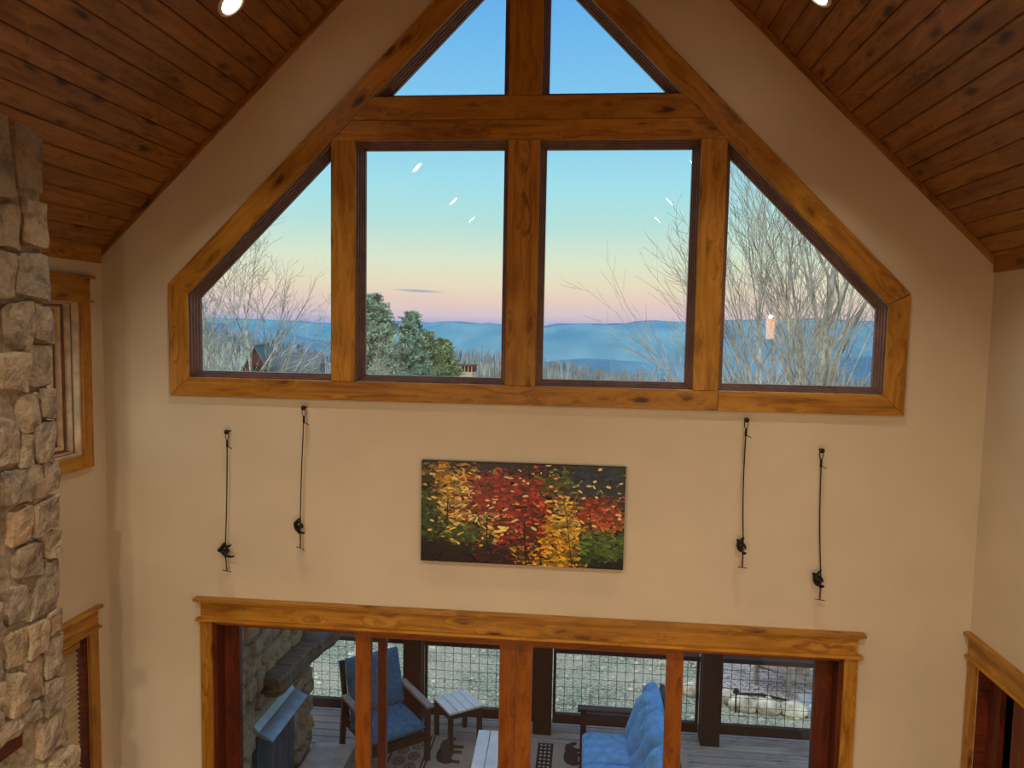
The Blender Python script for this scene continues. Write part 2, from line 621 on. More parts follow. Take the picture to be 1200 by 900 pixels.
# ---- ceiling: tongue and groove planks, each a part of its own
ce = empty('ceiling', kind='structure')
cosr = 1 / math.hypot(1, RS)
nrm = {-1: Vector((RS * cosr, 0, -cosr)), 1: Vector((-RS * cosr, 0, -cosr))}
proto = None
CH = 0.045     # ceiling face lies this much above the rake trim line
for sg in (-1, 1):
    w = 0.1225
    n_pl = int(4.25 / w)
    for i in range(n_pl):
        s_ = 0.02 + w * (i + 0.5)
        x = s_ * cosr
        z = RA + CH - RS * x
        c = Vector((sg * x, (YB + 0.0) / 2, z))
        if proto is None:
            m = MB(); b = 0.006; h = 0.008; W2 = w / 2 - 0.0018; L2 = -YB / 2
            prof = [(-W2, -h), (W2, -h), (W2, h - b), (W2 - b, h), (-W2 + b, h), (-W2, h - b)]
            NS = 1
            Vv = [(-L2, a, q) for a, q in prof] + [(L2, a, q) for a, q in prof]
            n = len(prof)
            m.add(Vv, [tuple(reversed(range(n))), tuple(range(n, 2 * n))] + [(k, (k + 1) % n, n + (k + 1) % n, n + k) for k in range(n)])
            proto = m.build('ceiling_plank', M_CEIL, ce); o = proto
        else:
            o = proto.copy(); COL.objects.link(o)
        u = nrm[sg]
        d = Vector((0, 1, 0)); sd = u.cross(d)
        c = c - u * 0.008
        o.matrix_local = Matrix(((d.x, sd.x, u.x, c.x), (d.y, sd.y, u.y, c.y), (d.z, sd.z, u.z, c.z), (0, 0, 0, 1)))
    V, F = [], []
    xa, za = 0.0, RA + CH + 0.03
    xb, zb = sg * 3.5, RA + CH + 0.03 - RS * 3.5
    m = MB()
    m.add([(xa, YB - .15, za), (xb, YB - .15, zb), (xb, 0.5, zb), (xa, 0.5, za), (xa, YB - .15, za + .3), (xb, YB - .15, zb + .3), (xb, 0.5, zb + .3), (xa, 0.5, za + .3)],
          [(0, 3, 2, 1), (4, 5, 6, 7), (0, 1, 5, 4), (1, 2, 6, 5), (2, 3, 7, 6), (3, 0, 4, 7)])
    m.build('roof_deck', M_BACKING, ce)
# rake trims along the gable and trims along the eaves
for k, sg in enumerate((-1, 1)):
    a = (0, RA + 0.045); b_ = (sg * HW, EAVE + 0.045); c_ = (sg * HW, EAVE); d_ = (0, RA)
    tag(wall_board('trim_%d' % (k + 1), [a, b_, c_, d_], math.atan2(-RS * sg, 1) if sg > 0 else math.atan(RS), -0.022, 0.0, M_CEIL, None), kind='structure')
    o = board('trim_%d' % (k + 3), (sg * (HW - 0.009), YB, EAVE + 0.010), (sg * (HW - 0.009), -0.022, EAVE + 0.010), 0.018, 0.10, M_TRIM, None)
    tag(o, kind='structure')

# ---- big gable window: casing boards
cs = empty('trim_5', kind='structure', label='knotty pine casing and timbers of the large gable window')
yf, yb = -0.022, 0.0
TI, TO = 6.985, 7.19


def ri(x): return TI - abs(x)
def ro(x): return TO - abs(x)


wall_board('bottom_casing', [(-2.45, 3.97), (1.29, 3.97), (1.29, 4.10), (-2.31, 4.10)], 0, yf, yb, M_TRIM, cs)
wall_board('bottom_casing', [(1.292, 3.97), (2.45, 3.97), (2.32, 4.10), (1.292, 4.10)], 0, yf, yb, M_TRIM, cs)
wall_board('side_casing', [(-2.45, 3.97), (-2.31, 4.10), (-2.31, 4.675), (-2.45, 4.74)], PI / 2, yf, yb, M_TRIM, cs)
wall_board('side_casing', [(2.45, 3.97), (2.45, 4.74), (2.32, 4.665), (2.32, 4.10)], PI / 2, yf, yb, M_TRIM, cs)
for sg in (-1, 1):
    p = [(sg * 2.45, 4.74), (sg * 2.31, 4.675), (0.0, TI), (0.0, TO)]
    wall_board('rake_casing', p, -sg * PI / 4, yf, yb, M_TRIM, cs)
# cross beam: two boards
zi = 5.83
wall_board('cross_beam', [(-(TI - 5.98) + 0.0, 5.98), (TI - 5.98, 5.98), (TI - zi, zi), (-(TI - zi), zi)], 0, yf - 0.004, 0.15, M_TRIM, cs)
wall_board('cross_beam', [(-(TI - zi) + .002, zi - .002), (TI - zi - .002, zi - .002), (TI - 5.70, 5.70), (-(TI - 5.70), 5.70)], 0, yf - 0.003, 0.15, M_TRIM, cs)
for sg in (-1, 1):
    wall_board('mullion', [(sg * 1.126, 4.10), (sg * 1.289, 4.10), (sg * 1.289, ri(1.289)), (sg * 1.285, 5.70), (sg * 1.126, 5.70)], PI / 2, yf - 0.002, 0.15, M_TRIM, cs)
wall_board('center_post', [(-0.101, 4.10), (0.101, 4.10), (0.103, 5.70), (-0.103, 5.70)], PI / 2, yf - 0.006, 0.15, M_TRIM, cs)
wall_board('center_post', [(-0.108, 5.98), (0.108, 5.98), (0.108, ri(.108)), (0, TI), (-0.108, ri(.108))], PI / 2, yf - 0.006, 0.15, M_TRIM, cs)

FPROF = [(0.0, 0.015), (0.010, 0.015), (0.012, 0.04), (0.020, 0.04), (0.022, 0.062), (0.030, 0.062), (0.032, 0.085), (0.040, 0.085), (0.042, 0.11), (0.0, 0.11)]
cells = [
    [(-2.315, 4.10), (-1.289, 4.10), (-1.289, ri(1.289)), (-2.315, ri(2.315))],
    [(-1.126, 4.10), (-0.101, 4.10), (-0.101, 5.70), (-1.126, 5.70)],
    [(0.101, 4.10), (1.126, 4.10), (1.126, 5.70), (0.101, 5.70)],
    [(1.289, 4.10), (2.325, 4.10), (2.325, ri(2.325)), (1.289, ri(1.289))],
    [(-1.005, 5.98), (-0.108, 5.98), (-0.108, ri(.108))],
    [(0.108, 5.98), (1.005, 5.98), (0.108, ri(.108))]]
for i, c in enumerate(cells):
    w = empty('window_%d' % (i + 1), kind='structure')
    loft_frame('window_frame', c, FPROF, M_FRAME, w, GAB)
    V, F = slab(inset(c, 0.038), GAB, 0.092, 0.098)
    mesh_obj('glass_pane', V, F, M_GLASS, w)

# ---- sliding patio doors
dr = empty('door_1', kind='structure')
dz = 2.335
board('side_jamb', (-2.155, 0.085, 0), (-2.155, 0.085, 2.40), 0.17, 0.03, M_DARKJAMB, dr, up=(1, 0, 0))
board('side_jamb', (2.155, 0.085, 0), (2.155, 0.085, 2.40), 0.17, 0.03, M_DARKJAMB, dr, up=(1, 0, 0))
board('head_jamb', (-2.14, 0.085, 2.365), (2.14, 0.085, 2.365), 0.17, 0.06, M_DOOR, dr)
board('sill', (-2.14, 0.085, 0.0), (2.14, 0.085, 0.0), 0.17, 0.03, M_FRAME, dr)


def door_panel(x0, x1, y, mat, sw=0.112):
    p = empty('door_panel', (0, 0, 0)); p.parent = dr
    for xs, sww in ((x0 + sw / 2, sw), (x1 - sw / 2, sw)) if y < .1 else (((x0 + .056, .112), (x1 - .03, .06)) if x0 < 0 else ((x0 + .03, .06), (x1 - .056, .112))):
        board('stile', (xs, y, 0.02), (xs, y, dz), 0.045, sww, mat, p, up=(1, 0, 0))
    board('top_rail', (x0 + sw, y, dz - 0.028), (x1 - sw, y, dz - 0.028), 0.043, 0.056, mat, p)
    board('bottom_rail', (x0 + sw, y, 0.12), (x1 - sw, y, 0.12), 0.043, 0.2, mat, p)
    V, F = slab([(x0 + sw - .005, .2), (x1 - sw + .005, .2), (x1 - sw + .005, dz - .05), (x0 + sw - .005, dz - .05)], GAB, y - .003, y + .003)
    mesh_obj('glass_pane', V, F, M_GLASS, p)
    return p


door_panel(-2.14, -0.935, 0.138, M_DARKJAMB, .06)
door_panel(-1.145, -0.002, 0.085, M_DOOR)
door_panel(0.002, 1.145, 0.085, M_DOOR)
door_panel(1.075, 2.14, 0.138, M_DARKJAMB, .06)
# handles on the meeting stiles
for sx in (-0.06, 0.06):
    m = MB(); m.box(sx - .018, sx + .018, 0.045, 0.062, 0.95, 1.25); m.tube([(sx, .05, 1.0), (sx, .015, 1.02), (sx, .015, 1.18), (sx, .05, 1.2)], .008)
    m.build('handle', M_BLACK, dr)

dt = empty('trim_6', kind='structure')
board('side_casing', (-2.21, -0.011, 0), (-2.21, -0.011, 2.385), 0.022, 0.085, M_TRIM, dt, up=(1, 0, 0))
board('side_casing', (2.21, -0.011, 0), (2.21, -0.011, 2.385), 0.022, 0.085, M_TRIM, dt, up=(1, 0, 0))
board('header_board', (-2.245, -0.0125, 2.452), (2.245, -0.0125, 2.452), 0.025, 0.128, M_TRIM, dt)
board('header_cap', (-2.285, -0.030, 2.527), (2.285, -0.030, 2.527), 0.060, 0.022, M_TRIM, dt)
board('header_bead', (-2.275, -0.025, 2.38), (2.275, -0.025, 2.38), 0.050, 0.018, M_TRIM, dt)


# ---- side wall windows
def side_trim(name, sg, y0, y1, z0, z1, head_h, sill=True):
    """casing round a side-wall opening (opening y0..y1, z0..z1)"""
    t = empty(name, kind='structure')
    X = sg * HW
    xi = X - sg * 0.011
    cw = 0.09
    for yy in (y0 - cw / 2, y1 + cw / 2):
        board('side_casing', (xi, yy, z0 - (cw if sill else 0)), (xi, yy, z1), cw, 0.022, M_TRIM, t, up=(1, 0, 0))
    if sill:
        board('bottom_casing', (xi - sg * 0.002, y0, z0 - cw / 2), (xi - sg * 0.002, y1, z0 - cw / 2), cw, 0.022, M_TRIM, t, up=(1, 0, 0))
    board('header_bead', (X - sg * .018, y0 - cw - .02, z1 + .008), (X - sg * .018, y1 + cw + .02, z1 + .008), .036, .016, M_TRIM, t)
    board('header_board', (xi, y0 - cw, z1 + .016 + head_h / 2), (xi, y1 + cw, z1 + .016 + head_h / 2), .024, head_h, M_TRIM, t)
    board('header_cap', (X - sg * .022, y0 - cw - .03, z1 + .027 + head_h), (X - sg * .022, y1 + cw + .03, z1 + .027 + head_h), .044, .022, M_TRIM, t)
    return t


side_trim('trim_7', -1, -1.05, -0.25, 3.57, 4.60, 0.145)
side_trim('trim_8', -1, -1.05, -0.25, 0.70, 2.33, 0.125)
side_trim('trim_9', 1, -1.55, -0.125, 0.50, 2.42, 0.125)

w = empty('window_7', kind='structure')
c = [(-1.05, 3.57), (-0.25, 3.57), (-0.25, 4.61), (-1.05, 4.61)]
def step_frame(name, i0, i1, x0, x1, mat):
    q = inset(c, i0) if i0 else c
    loft_frame(name, q, [(0.0, -HW - x0), (i1 - i0, -HW - x0), (i1 - i0, -HW - x1), (0.0, -HW - x1)], mat, w, SIDE)


step_frame('window_frame', 0.0, .014, .002, .045, M_SASHW)
step_frame('gap_shade_strip', 0.0, .018, .045, .052, M_FRAME)  # dark strips paint the shaded gaps between the pale frame steps
step_frame('window_frame', 0.0, .022, .052, .095, M_SASHW)
step_frame('gap_shade_strip', 0.0, .040, .095, .104, M_FRAME)
step_frame('sash', 0.0, .060, .104, .135, M_SASHW)
step_frame('gap_shade_strip', 0.0, .072, .135, .142, M_FRAME)
step_frame('sash', 0.0, .115, .142, .18, M_SASHW)
V, F = slab(inset(c, .115), SIDE, -HW - .168, -HW - .162); mesh_obj('glass_pane', V, F, M_GLASS, w)

w = empty('window_8', kind='structure')
c = [(-1.05, 0.70), (-0.25, 0.70), (-0.25, 2.33), (-1.05, 2.33)]
loft_frame('window_frame', c, [(0.0, -HW - .002), (0.03, -HW - .002), (0.03, -HW - .08), (0.06, -HW - .085), (0.06, -HW - .14), (0.0, -HW - .14)], M_DARKJAMB, w, SIDE)
V, F = slab(inset(c, .055), SIDE, -HW - .128, -HW - .122); mesh_obj('glass_pane', V, F, M_GLASS, w)
bl = empty('window_blind', (0, 0, 0), label='tan slatted blind in the lower left side window', cat='blind')
board('head_rail', (-HW - .05, -1.01, 2.27), (-HW - .05, -0.29, 2.27), .05, .05, M_TRIM, bl)
pr = None
for i in range(44):
    z = 2.215 - i * 0.034
    if pr is None:
        pr = board('slat', (-HW - .05, -1.0, z), (-HW - .05, -0.30, z), .042, .003, M_BLIND, bl, up=(.75, 0, .66)); o = pr
    else:
        o = pr.copy(); COL.objects.link(o); o.location = (-HW - .05, -0.65, z)

w = empty('window_9', kind='structure')
c = [(-1.55, 0.50), (-0.125, 0.50), (-0.125, 2.42), (-1.55, 2.42)]
loft_frame('window_frame', c, [(0.0, HW + .002), (0.02, HW + .002), (0.02, HW + .16), (0.0, HW + .16)], M_DARKJAMB, w, SIDE)
m = MB(); m.box(HW + .165, HW + .19, -1.55, -.125, .5, 2.42); m.build('dark_recess_sheet', M_BLACK, w)  # black sheet standing in for the darkness beyond the opening
for k, yy in enumerate((-.215, -.455, -.695, -.935, -1.175, -1.415)):
    board('panel_board', (HW + .08 + .03 * (k % 2), yy, 0.53), (HW + .08 + .03 * (k % 2), yy, 2.39), .035, (.12 if k == 0 else .19), M_DARKJAMB, w, up=(0, 1, 0))


# ================================================================== STONEWORK
def stone_mesh(quad, depth, seed, mp, n=5):
    """an irregular block: outline from a noisy quad (a,b), domed rough face of the given depth"""
    rg = random.Random(seed)
    (a0, b0), (a1, b1), (a2, b2), (a3, b3) = quad
    N = n + 1
    V, F = [], []
    jx = [rg.uniform(-1, 1) for _ in range(64)]

    def P(u, v):
        # rounded corners by pulling the corner cells in
        a = (a0 * (1 - u) + a1 * u) * (1 - v) + (a3 * (1 - u) + a2 * u) * v
        b = (b0 * (1 - u) + b1 * u) * (1 - v) + (b3 * (1 - u) + b2 * u) * v
        return a, b
    ca = (a0 + a1 + a2 + a3) / 4; cb = (b0 + b1 + b2 + b3) / 4
    off = Vector((rg.uniform(-50, 50), rg.uniform(-50, 50), rg.uniform(-50, 50)))
    tl = (rg.uniform(-.25, .25), rg.uniform(-.25, .25))
    for j in range(N + 1):
        for i in range(N + 1):
            u, v = i / N, j / N
            a, b = P(u, v)
            edge = i in (0, N) or j in (0, N)
            corner = i in (0, N) and j in (0, N)
            k = 0.84 if corner else 1.0
            nz = noise.noise(off + Vector((a, b, 0)) * 9) * 0.026
            nz2 = noise.noise(off + Vector((a, b, 5)) * 9) * 0.026
            a = ca + (a - ca) * k + nz; b = cb + (b - cb) * k + nz2
            near = min(i, j, N - i, N - j)
            h = -.004 if edge else depth * (0.86 if near == 1 else 1.0) * (1 + (u - .5) * tl[0] + (v - .5) * tl[1]) + noise.noise(off + Vector((a, b, 9)) * 16) * depth * 0.32
            if near == 1:
                a = ca + (a - ca) * (1.30 if N > 4 else 1.55); b = cb + (b - cb) * (1.30 if N > 4 else 1.55)
            V.append(mp(a, h, b))
    for j in range(N):
        for i in range(N):
            q = j * (N + 1) + i
            F.append((q, q + 1, q + N + 2, q + N + 1))
    # back ring
    k0 = len(V)
    ring = [i for i in range(N + 1)] + [j * (N + 1) + N for j in range(1, N + 1)] + [N * (N + 1) + i for i in range(N - 1, -1, -1)] + [j * (N + 1) for j in range(N - 1, 0, -1)]
    co = [V[i] for i in ring]
    for j, i in enumerate(ring):
        i_, j_ = i % (N + 1), i // (N + 1)
        u, v = i_ / N, j_ / N
        a, b = P(u, v)
        V.append(mp(ca + (a - ca) * .96, -0.05, cb + (b - cb) * .96))
    L = len(ring)
    for j in range(L):
        F.append((ring[j], k0 + j, k0 + (j + 1) % L, ring[(j + 1) % L]))
    F.append(tuple(k0 + j for j in reversed(range(L))))
    return V, F


CF = -2.46                      # stone bed plane of the indoor chimney
ch = empty('stone_chimney', (-2.7, -2.6, 0), label='floor to ceiling fieldstone chimney breast with recessed black screen', cat='fireplace')
cl = Vector((-2.7, -2.6, 0))


def chobj(o):
    o.parent = ch
    o.location = Vector(o.location) - cl
    return o


TVY1, TVZ1, TVZ0 = -1.42, 2.36, 1.25
m = MB()
x0, x1, y1, y0 = -HW + .002, CF, -1.22, -4.0
zt = roof(CF) + .03
m.add([(x0, y0, 0), (x1, y0, 0), (x1, y0, roof(x1) + .02), (x0, y0, roof(x0) + .02), (x0, TVY1 - 1.5, 0), (x1, TVY1 - 1.5, 0), (x1, TVY1 - 1.5, roof(x1) + .02), (x0, TVY1 - 1.5, roof(x0) + .02)],
      [(0, 1, 2, 3), (7, 6, 5, 4), (0, 4, 5, 1), (1, 5, 6, 2), (2, 6, 7, 3), (3, 7, 4, 0)])
m.add([(x0, TVY1, 0), (x1, TVY1, 0), (x1, TVY1, roof(x1) + .02), (x0, TVY1, roof(x0) + .02), (x0, y1, 0), (x1, y1, 0), (x1, y1, roof(x1) + .02), (x0, y1, roof(x0) + .02)],
      [(0, 1, 2, 3), (7, 6, 5, 4), (0, 4, 5, 1), (1, 5, 6, 2), (2, 6, 7, 3), (3, 7, 4, 0)])
ym0, ym1 = TVY1 - 1.5, TVY1
m.box(x0, x1, ym0, ym1, 0, TVZ0)
m.add([(x0, ym0, TVZ1), (x1, ym0, TVZ1), (x1, ym0, roof(x1) + .02), (x0, ym0, roof(x0) + .02), (x0, ym1, TVZ1), (x1, ym1, TVZ1), (x1, ym1, roof(x1) + .02), (x0, ym1, roof(x0) + .02)],
      [(0, 1, 2, 3), (7, 6, 5, 4), (0, 4, 5, 1), (1, 5, 6, 2), (2, 6, 7, 3), (3, 7, 4, 0)])
m.box(x0, x0 + .15, ym0, ym1, TVZ0, TVZ1)
chobj(m.build('mortar_core', M_MORTAR))
mpc = lambda a, h, b: (CF + h, a, b)
# stones seen in the photograph: (y_far, z_low, y_near, z_high) rows given as quads in (y, z)
SEEN = [
    # far column(s), top to bottom
    [(-1.40, 5.13), (-1.17, 5.14), (-1.18, 5.55), (-1.42, 5.60)],
    [(-1.38, 4.86), (-1.17, 4.86), (-1.17, 5.11), (-1.36, 5.11)],
    [(-1.43, 4.60), (-1.17, 4.58), (-1.17, 4.83), (-1.42, 4.83)],
    [(-1.31, 4.38), (-1.15, 4.37), (-1.15, 4.56), (-1.32, 4.57)],
    [(-1.37, 4.14), (-1.16, 4.13), (-1.16, 4.35), (-1.37, 4.36)],
    [(-1.29, 3.97), (-1.17, 3.97), (-1.17, 4.12), (-1.29, 4.12)],
    [(-1.33, 3.73), (-1.17, 3.74), (-1.16, 3.95), (-1.33, 3.95)],
    [(-1.27, 3.55), (-1.14, 3.55), (-1.14, 3.72), (-1.27, 3.72)],
    [(-1.40, 3.53), (-1.29, 3.53), (-1.29, 3.71), (-1.41, 3.72)],
    [(-1.38, 3.34), (-1.17, 3.36), (-1.17, 3.53), (-1.36, 3.51)],
    [(-1.29, 3.20), (-1.13, 3.20), (-1.13, 3.34), (-1.29, 3.34)],
    [(-1.48, 3.15), (-1.31, 3.14), (-1.31, 3.31), (-1.49, 3.31)],
    [(-1.42, 2.90), (-1.16, 2.90), (-1.16, 3.17), (-1.31, 3.13)],
    [(-1.28, 2.76), (-1.13, 2.78), (-1.13, 2.89), (-1.28, 2.89)],
    [(-1.43, 2.70), (-1.30, 2.71), (-1.30, 2.87), (-1.43, 2.88)],
    [(-1.31, 2.53), (-1.15, 2.54), (-1.14, 2.75), (-1.31, 2.75)],
    [(-1.45, 2.48), (-1.33, 2.48), (-1.33, 2.68), (-1.45, 2.68)],
    [(-1.34, 2.33), (-1.15, 2.36), (-1.14, 2.52), (-1.31, 2.51)],
    [(-1.37, 2.12), (-1.13, 2.13), (-1.13, 2.33), (-1.37, 2.31)],
    [(-1.36, 1.93), (-1.13, 1.93), (-1.13, 2.11), (-1.36, 2.10)],
    [(-1.37, 1.70), (-1.13, 1.70), (-1.13, 1.91), (-1.37, 1.91)],
    # second column
    [(-1.62, 5.06), (-1.42, 5.10), (-1.48, 5.56), (-1.64, 5.58)],
    [(-1.56, 4.83), (-1.40, 4.84), (-1.42, 5.07), (-1.60, 5.03)],
    [(-1.60, 4.57), (-1.45, 4.58), (-1.44, 4.81), (-1.60, 4.80)],
    [(-1.50, 4.33), (-1.33, 4.34), (-1.34, 4.57), (-1.50, 4.55)],
    [(-1.56, 4.13), (-1.39, 4.12), (-1.39, 4.31), (-1.56, 4.31)],
    [(-1.43, 3.90), (-1.31, 3.90), (-1.31, 4.10), (-1.43, 4.10)],
    [(-1.43, 3.73), (-1.35, 3.73), (-1.35, 3.88), (-1.43, 3.88)],
    [(-1.58, 3.74), (-1.45, 3.74), (-1.45, 3.98), (-1.58, 3.99)],
    [(-1.54, 3.54), (-1.42, 3.54), (-1.43, 3.72), (-1.54, 3.72)],
    [(-1.53, 3.33), (-1.40, 3.34), (-1.40, 3.52), (-1.53, 3.52)],
    [(-1.56, 2.92), (-1.44, 2.92), (-1.44, 3.12), (-1.56, 3.13)],
    [(-1.57, 2.70), (-1.45, 2.70), (-1.45, 2.90), (-1.57, 2.90)],
    [(-1.58, 2.47), (-1.47, 2.47), (-1.47, 2.68), (-1.58, 2.68)],
    [(-1.70, 2.36), (-1.36, 2.36), (-1.35, 2.46), (-1.70, 2.46)],
]
used = []
for i, q in enumerate(SEEN):
    q = [(a if a < -1.2 else a - 0.04, b) for a, b in q]
    qa = sum(p[0] for p in q) / 4; qb = sum(p[1] for p in q) / 4
    q = [(a + math.copysign(.010, a - qa), b + math.copysign(.009, b - qb)) for a, b in q]
    V, F = stone_mesh(q, 0.032 + 0.022 * ((i * 7) % 4) / 3, 100 + i, mpc)
    chobj(mesh_obj('stone', V, F, M_STONE))
# the rest of the breast, out of frame
rg = random.Random(5)


def ashlar(fn, a0, a1, b0, b1, mp, dep, parent_fn, seed, wr=(.18, .34), hr=(.14, .26), skip=None, mat=None):
    rr = random.Random(seed)
    b = b0; k = 0
    while b < b1 - .03:
        h = min(rr.uniform(*hr), b1 - b)
        if b1 - b - h < .08: h = b1 - b
        a = a0
        while a < a1 - .03:
            wd = min(rr.uniform(*wr), a1 - a)
            if a1 - a - wd < .09: wd = a1 - a
            if not (skip and skip(a + wd / 2, b + h / 2)):
                g = .009
                j = lambda: rr.uniform(-.012, .012)
                q = [(a + g, b + g + j()), (a + wd - g, b + g + j()), (a + wd - g + j(), b + h - g), (a + g + j(), b + h - g)]
                V, F = stone_mesh(q, dep * rr.uniform(.8, 1.3), seed * 1000 + k, mp, n=3)
                parent_fn(mesh_obj('stone', V, F, mat or M_STONE))
            a += wd; k += 1
        b += h


ashlar(None, -3.1, -1.60, 2.40, roof(CF) - .12, mpc, .055, chobj, 21, skip=lambda a, b: a > -1.66)
ashlar(None, -1.42, -1.16, 0.05, 1.69, mpc, .055, chobj, 22)
# side face of the breast towards the gable (joints seen from a step aside)
mps = lambda a, h, b: (a, -1.235 + h, b)
ashlar(None, -HW + .02, CF - .01, 0.02, roof(HW) - .02, mps, .045, chobj, 23, wr=(.18, .28))
o = board('wood_lintel', (-2.55, TVY1 - 1.5, TVZ1 - .07), (-2.55, TVY1 - .01, TVZ1 - .07), .12, .12, M_DARKJAMB); chobj(o)
# one stone standing proud low on the corner
V, F = stone_mesh([(-1.34, 1.98), (-1.14, 1.97), (-1.14, 2.09), (-1.34, 2.08)], .10, 777, mpc)
chobj(mesh_obj('stone', V, F, M_STONE))
tv = empty('television', (-2.66, -2.2, 1.3), label='black flat screen recessed into the stone chimney', cat='television')
m = MB(); m.box(-.02, .02, -.68, .66, 0.0, .82); m.build('casing', M_BLACK, tv)
m = MB(); m.box(.02, .024, -.66, .64, .02, .80); m.build('screen', M_TV, tv)


# ================================================================== LAMPS
def can_light(sg, y, x=1.60, label=''):
    z = RA + CH - RS * x
    e = empty('recessed_light', (sg * x, y, z), label=label, cat='ceiling light', group='recessed lights in the sloping ceiling')
    u = nrm[sg]
    d = Vector((0, 1, 0)); sd = u.cross(d)
    R = Matrix(((d.x, sd.x, u.x), (d.y, sd.y, u.y), (d.z, sd.z, u.z)))
    e.rotation_euler = R.to_euler()
    m = MB()
    n = 32
    prof = [(.092, -.002), (.090, .007), (.076, .010), (.066, .004), (.064, -.004)]
    for j in range(len(prof)):
        for k in range(n):
            t = 2 * PI * k / n
            m.V.append((prof[j][0] * math.cos(t), prof[j][0] * math.sin(t), prof[j][1]))
    for j in range(len(prof) - 1):
        for k in range(n):
            m.F.append((j * n + k, j * n + (k + 1) % n, (j + 1) * n + (k + 1) % n, (j + 1) * n + k))
    m.build('trim_ring', M_WHITE, e, smooth=True)
    m = MB()
    m.V = [(.066 * math.cos(2 * PI * k / n), .066 * math.sin(2 * PI * k / n), .0025) for k in range(n)]
    m.F = [tuple(range(n))]
    m.build('lens', M_LED, e)
    L = bpy.data.lights.new('lamp', 'AREA')
    L.shape = 'DISK'; L.size = .125
    L.energy = CAN_POWER * (0.17 if y > -1 else 1.0); L.color = CAN_COLOR
    lo = bpy.data.objects.new('lamp', L); COL.objects.link(lo); lo.parent = e
    lo.location = (0, 0, .0045)
    # gimbal fittings, turned straight down
    lo.location = (0, 0, .012)
    lo.rotation_euler = (R.inverted() @ Vector((0, 0, -1))).to_track_quat('-Z', 'Y').to_euler()
    L.spread = math.radians(85 if y > -1 else 134)
    L.size = .09
    return e


CANS = [(-1, -0.79, 'round recessed ceiling light nearest the gable wall, on the left slope'),
        (1, -0.74, 'round recessed ceiling light nearest the gable wall, on the right slope'),
        (-1, -3.56, 'second recessed light from the gable on the left slope, mirrored in the left pane'),
        (1, -3.45, 'second recessed light from the gable on the right slope'),
        (-1, -5.95, 'third recessed light from the gable on the left slope, mirrored in the left pane'),
        (1, -5.92, 'third recessed light from the gable on the right slope, mirrored in the right pane'),
        (-1, -7.8, 'last recessed light on the left slope, lowest mirrored glint in the left pane'),
        (1, -7.78, 'last recessed light on the right slope, lowest mirrored glint in the right pane')]
for sg, y, lb in CANS:
    can_light(sg, y, 1.60 if abs(y) < 1 else 1.57, lb)

sn = empty('wall_sconce', (HW, -5.0, 4.54), label='amber glass wall sconce, seen only as an orange glint in the right pane', cat='wall lamp')
m = MB(); m.tube([(0, 0, 0), (-.02, 0, 0)], .05, 16); m.tube([(-.02, 0, 0), (-.11, 0, 0)], .008, 8); m.build('bracket', M_BLACK, sn)
m = MB(); m.tube([(-.12, 0, -.16), (-.12, 0, .10)], [.05, .06], 16, cap=False); m.build('shade', M_AMBER, sn)
m = MB(); m.ball((-.12, 0, .13), .03, 12, 8); m.build('bulb', M_BULB, sn, smooth=True)

# added fill lamps, unseen: two flush fittings under the loft warming the lower room
for k, x in enumerate((-1.2, 1.2)):
    e = empty('fill_light', (x, -5.4, 2.62), label=('added round fill light under the loft, %s side' % ('left' if k == 0 else 'right')), cat='ceiling light')
    m = MB(); m.tube([(0, 0, 0), (0, 0, -.03)], .16, 24); m.build('base', M_WHITE, e)
    m = MB(); m.tube([(0, 0, -.03), (0, 0, -.06)], [.14, .10], 24); m.build('diffuser', emis('fill_diffuser', (1, .8, .55), 2.5) if k == 0 else MATS['fill_diffuser'], e)
    L = bpy.data.lights.new('lamp', 'POINT'); L.energy = ROOM_POWER; L.color = (1, .78, .52); L.shadow_soft_size = .12
    lo = bpy.data.objects.new('lamp', L); COL.objects.link(lo); lo.parent = e; lo.location = (0, 0, -.2)


# ================================================================== PAINTING
pa = empty('wall_painting', (0.0285, 0.0, 2.888), label='wide unframed canvas of an autumn forest in red, gold and green above the patio doors', cat='painting')
PW, PH = 1.369, 0.689
m = MB(); m.box(-PW / 2, PW / 2, -.038, -.001, 0, PH); m.build('canvas', plain('dark_canvas', (22, 12, 9), .7), pa)


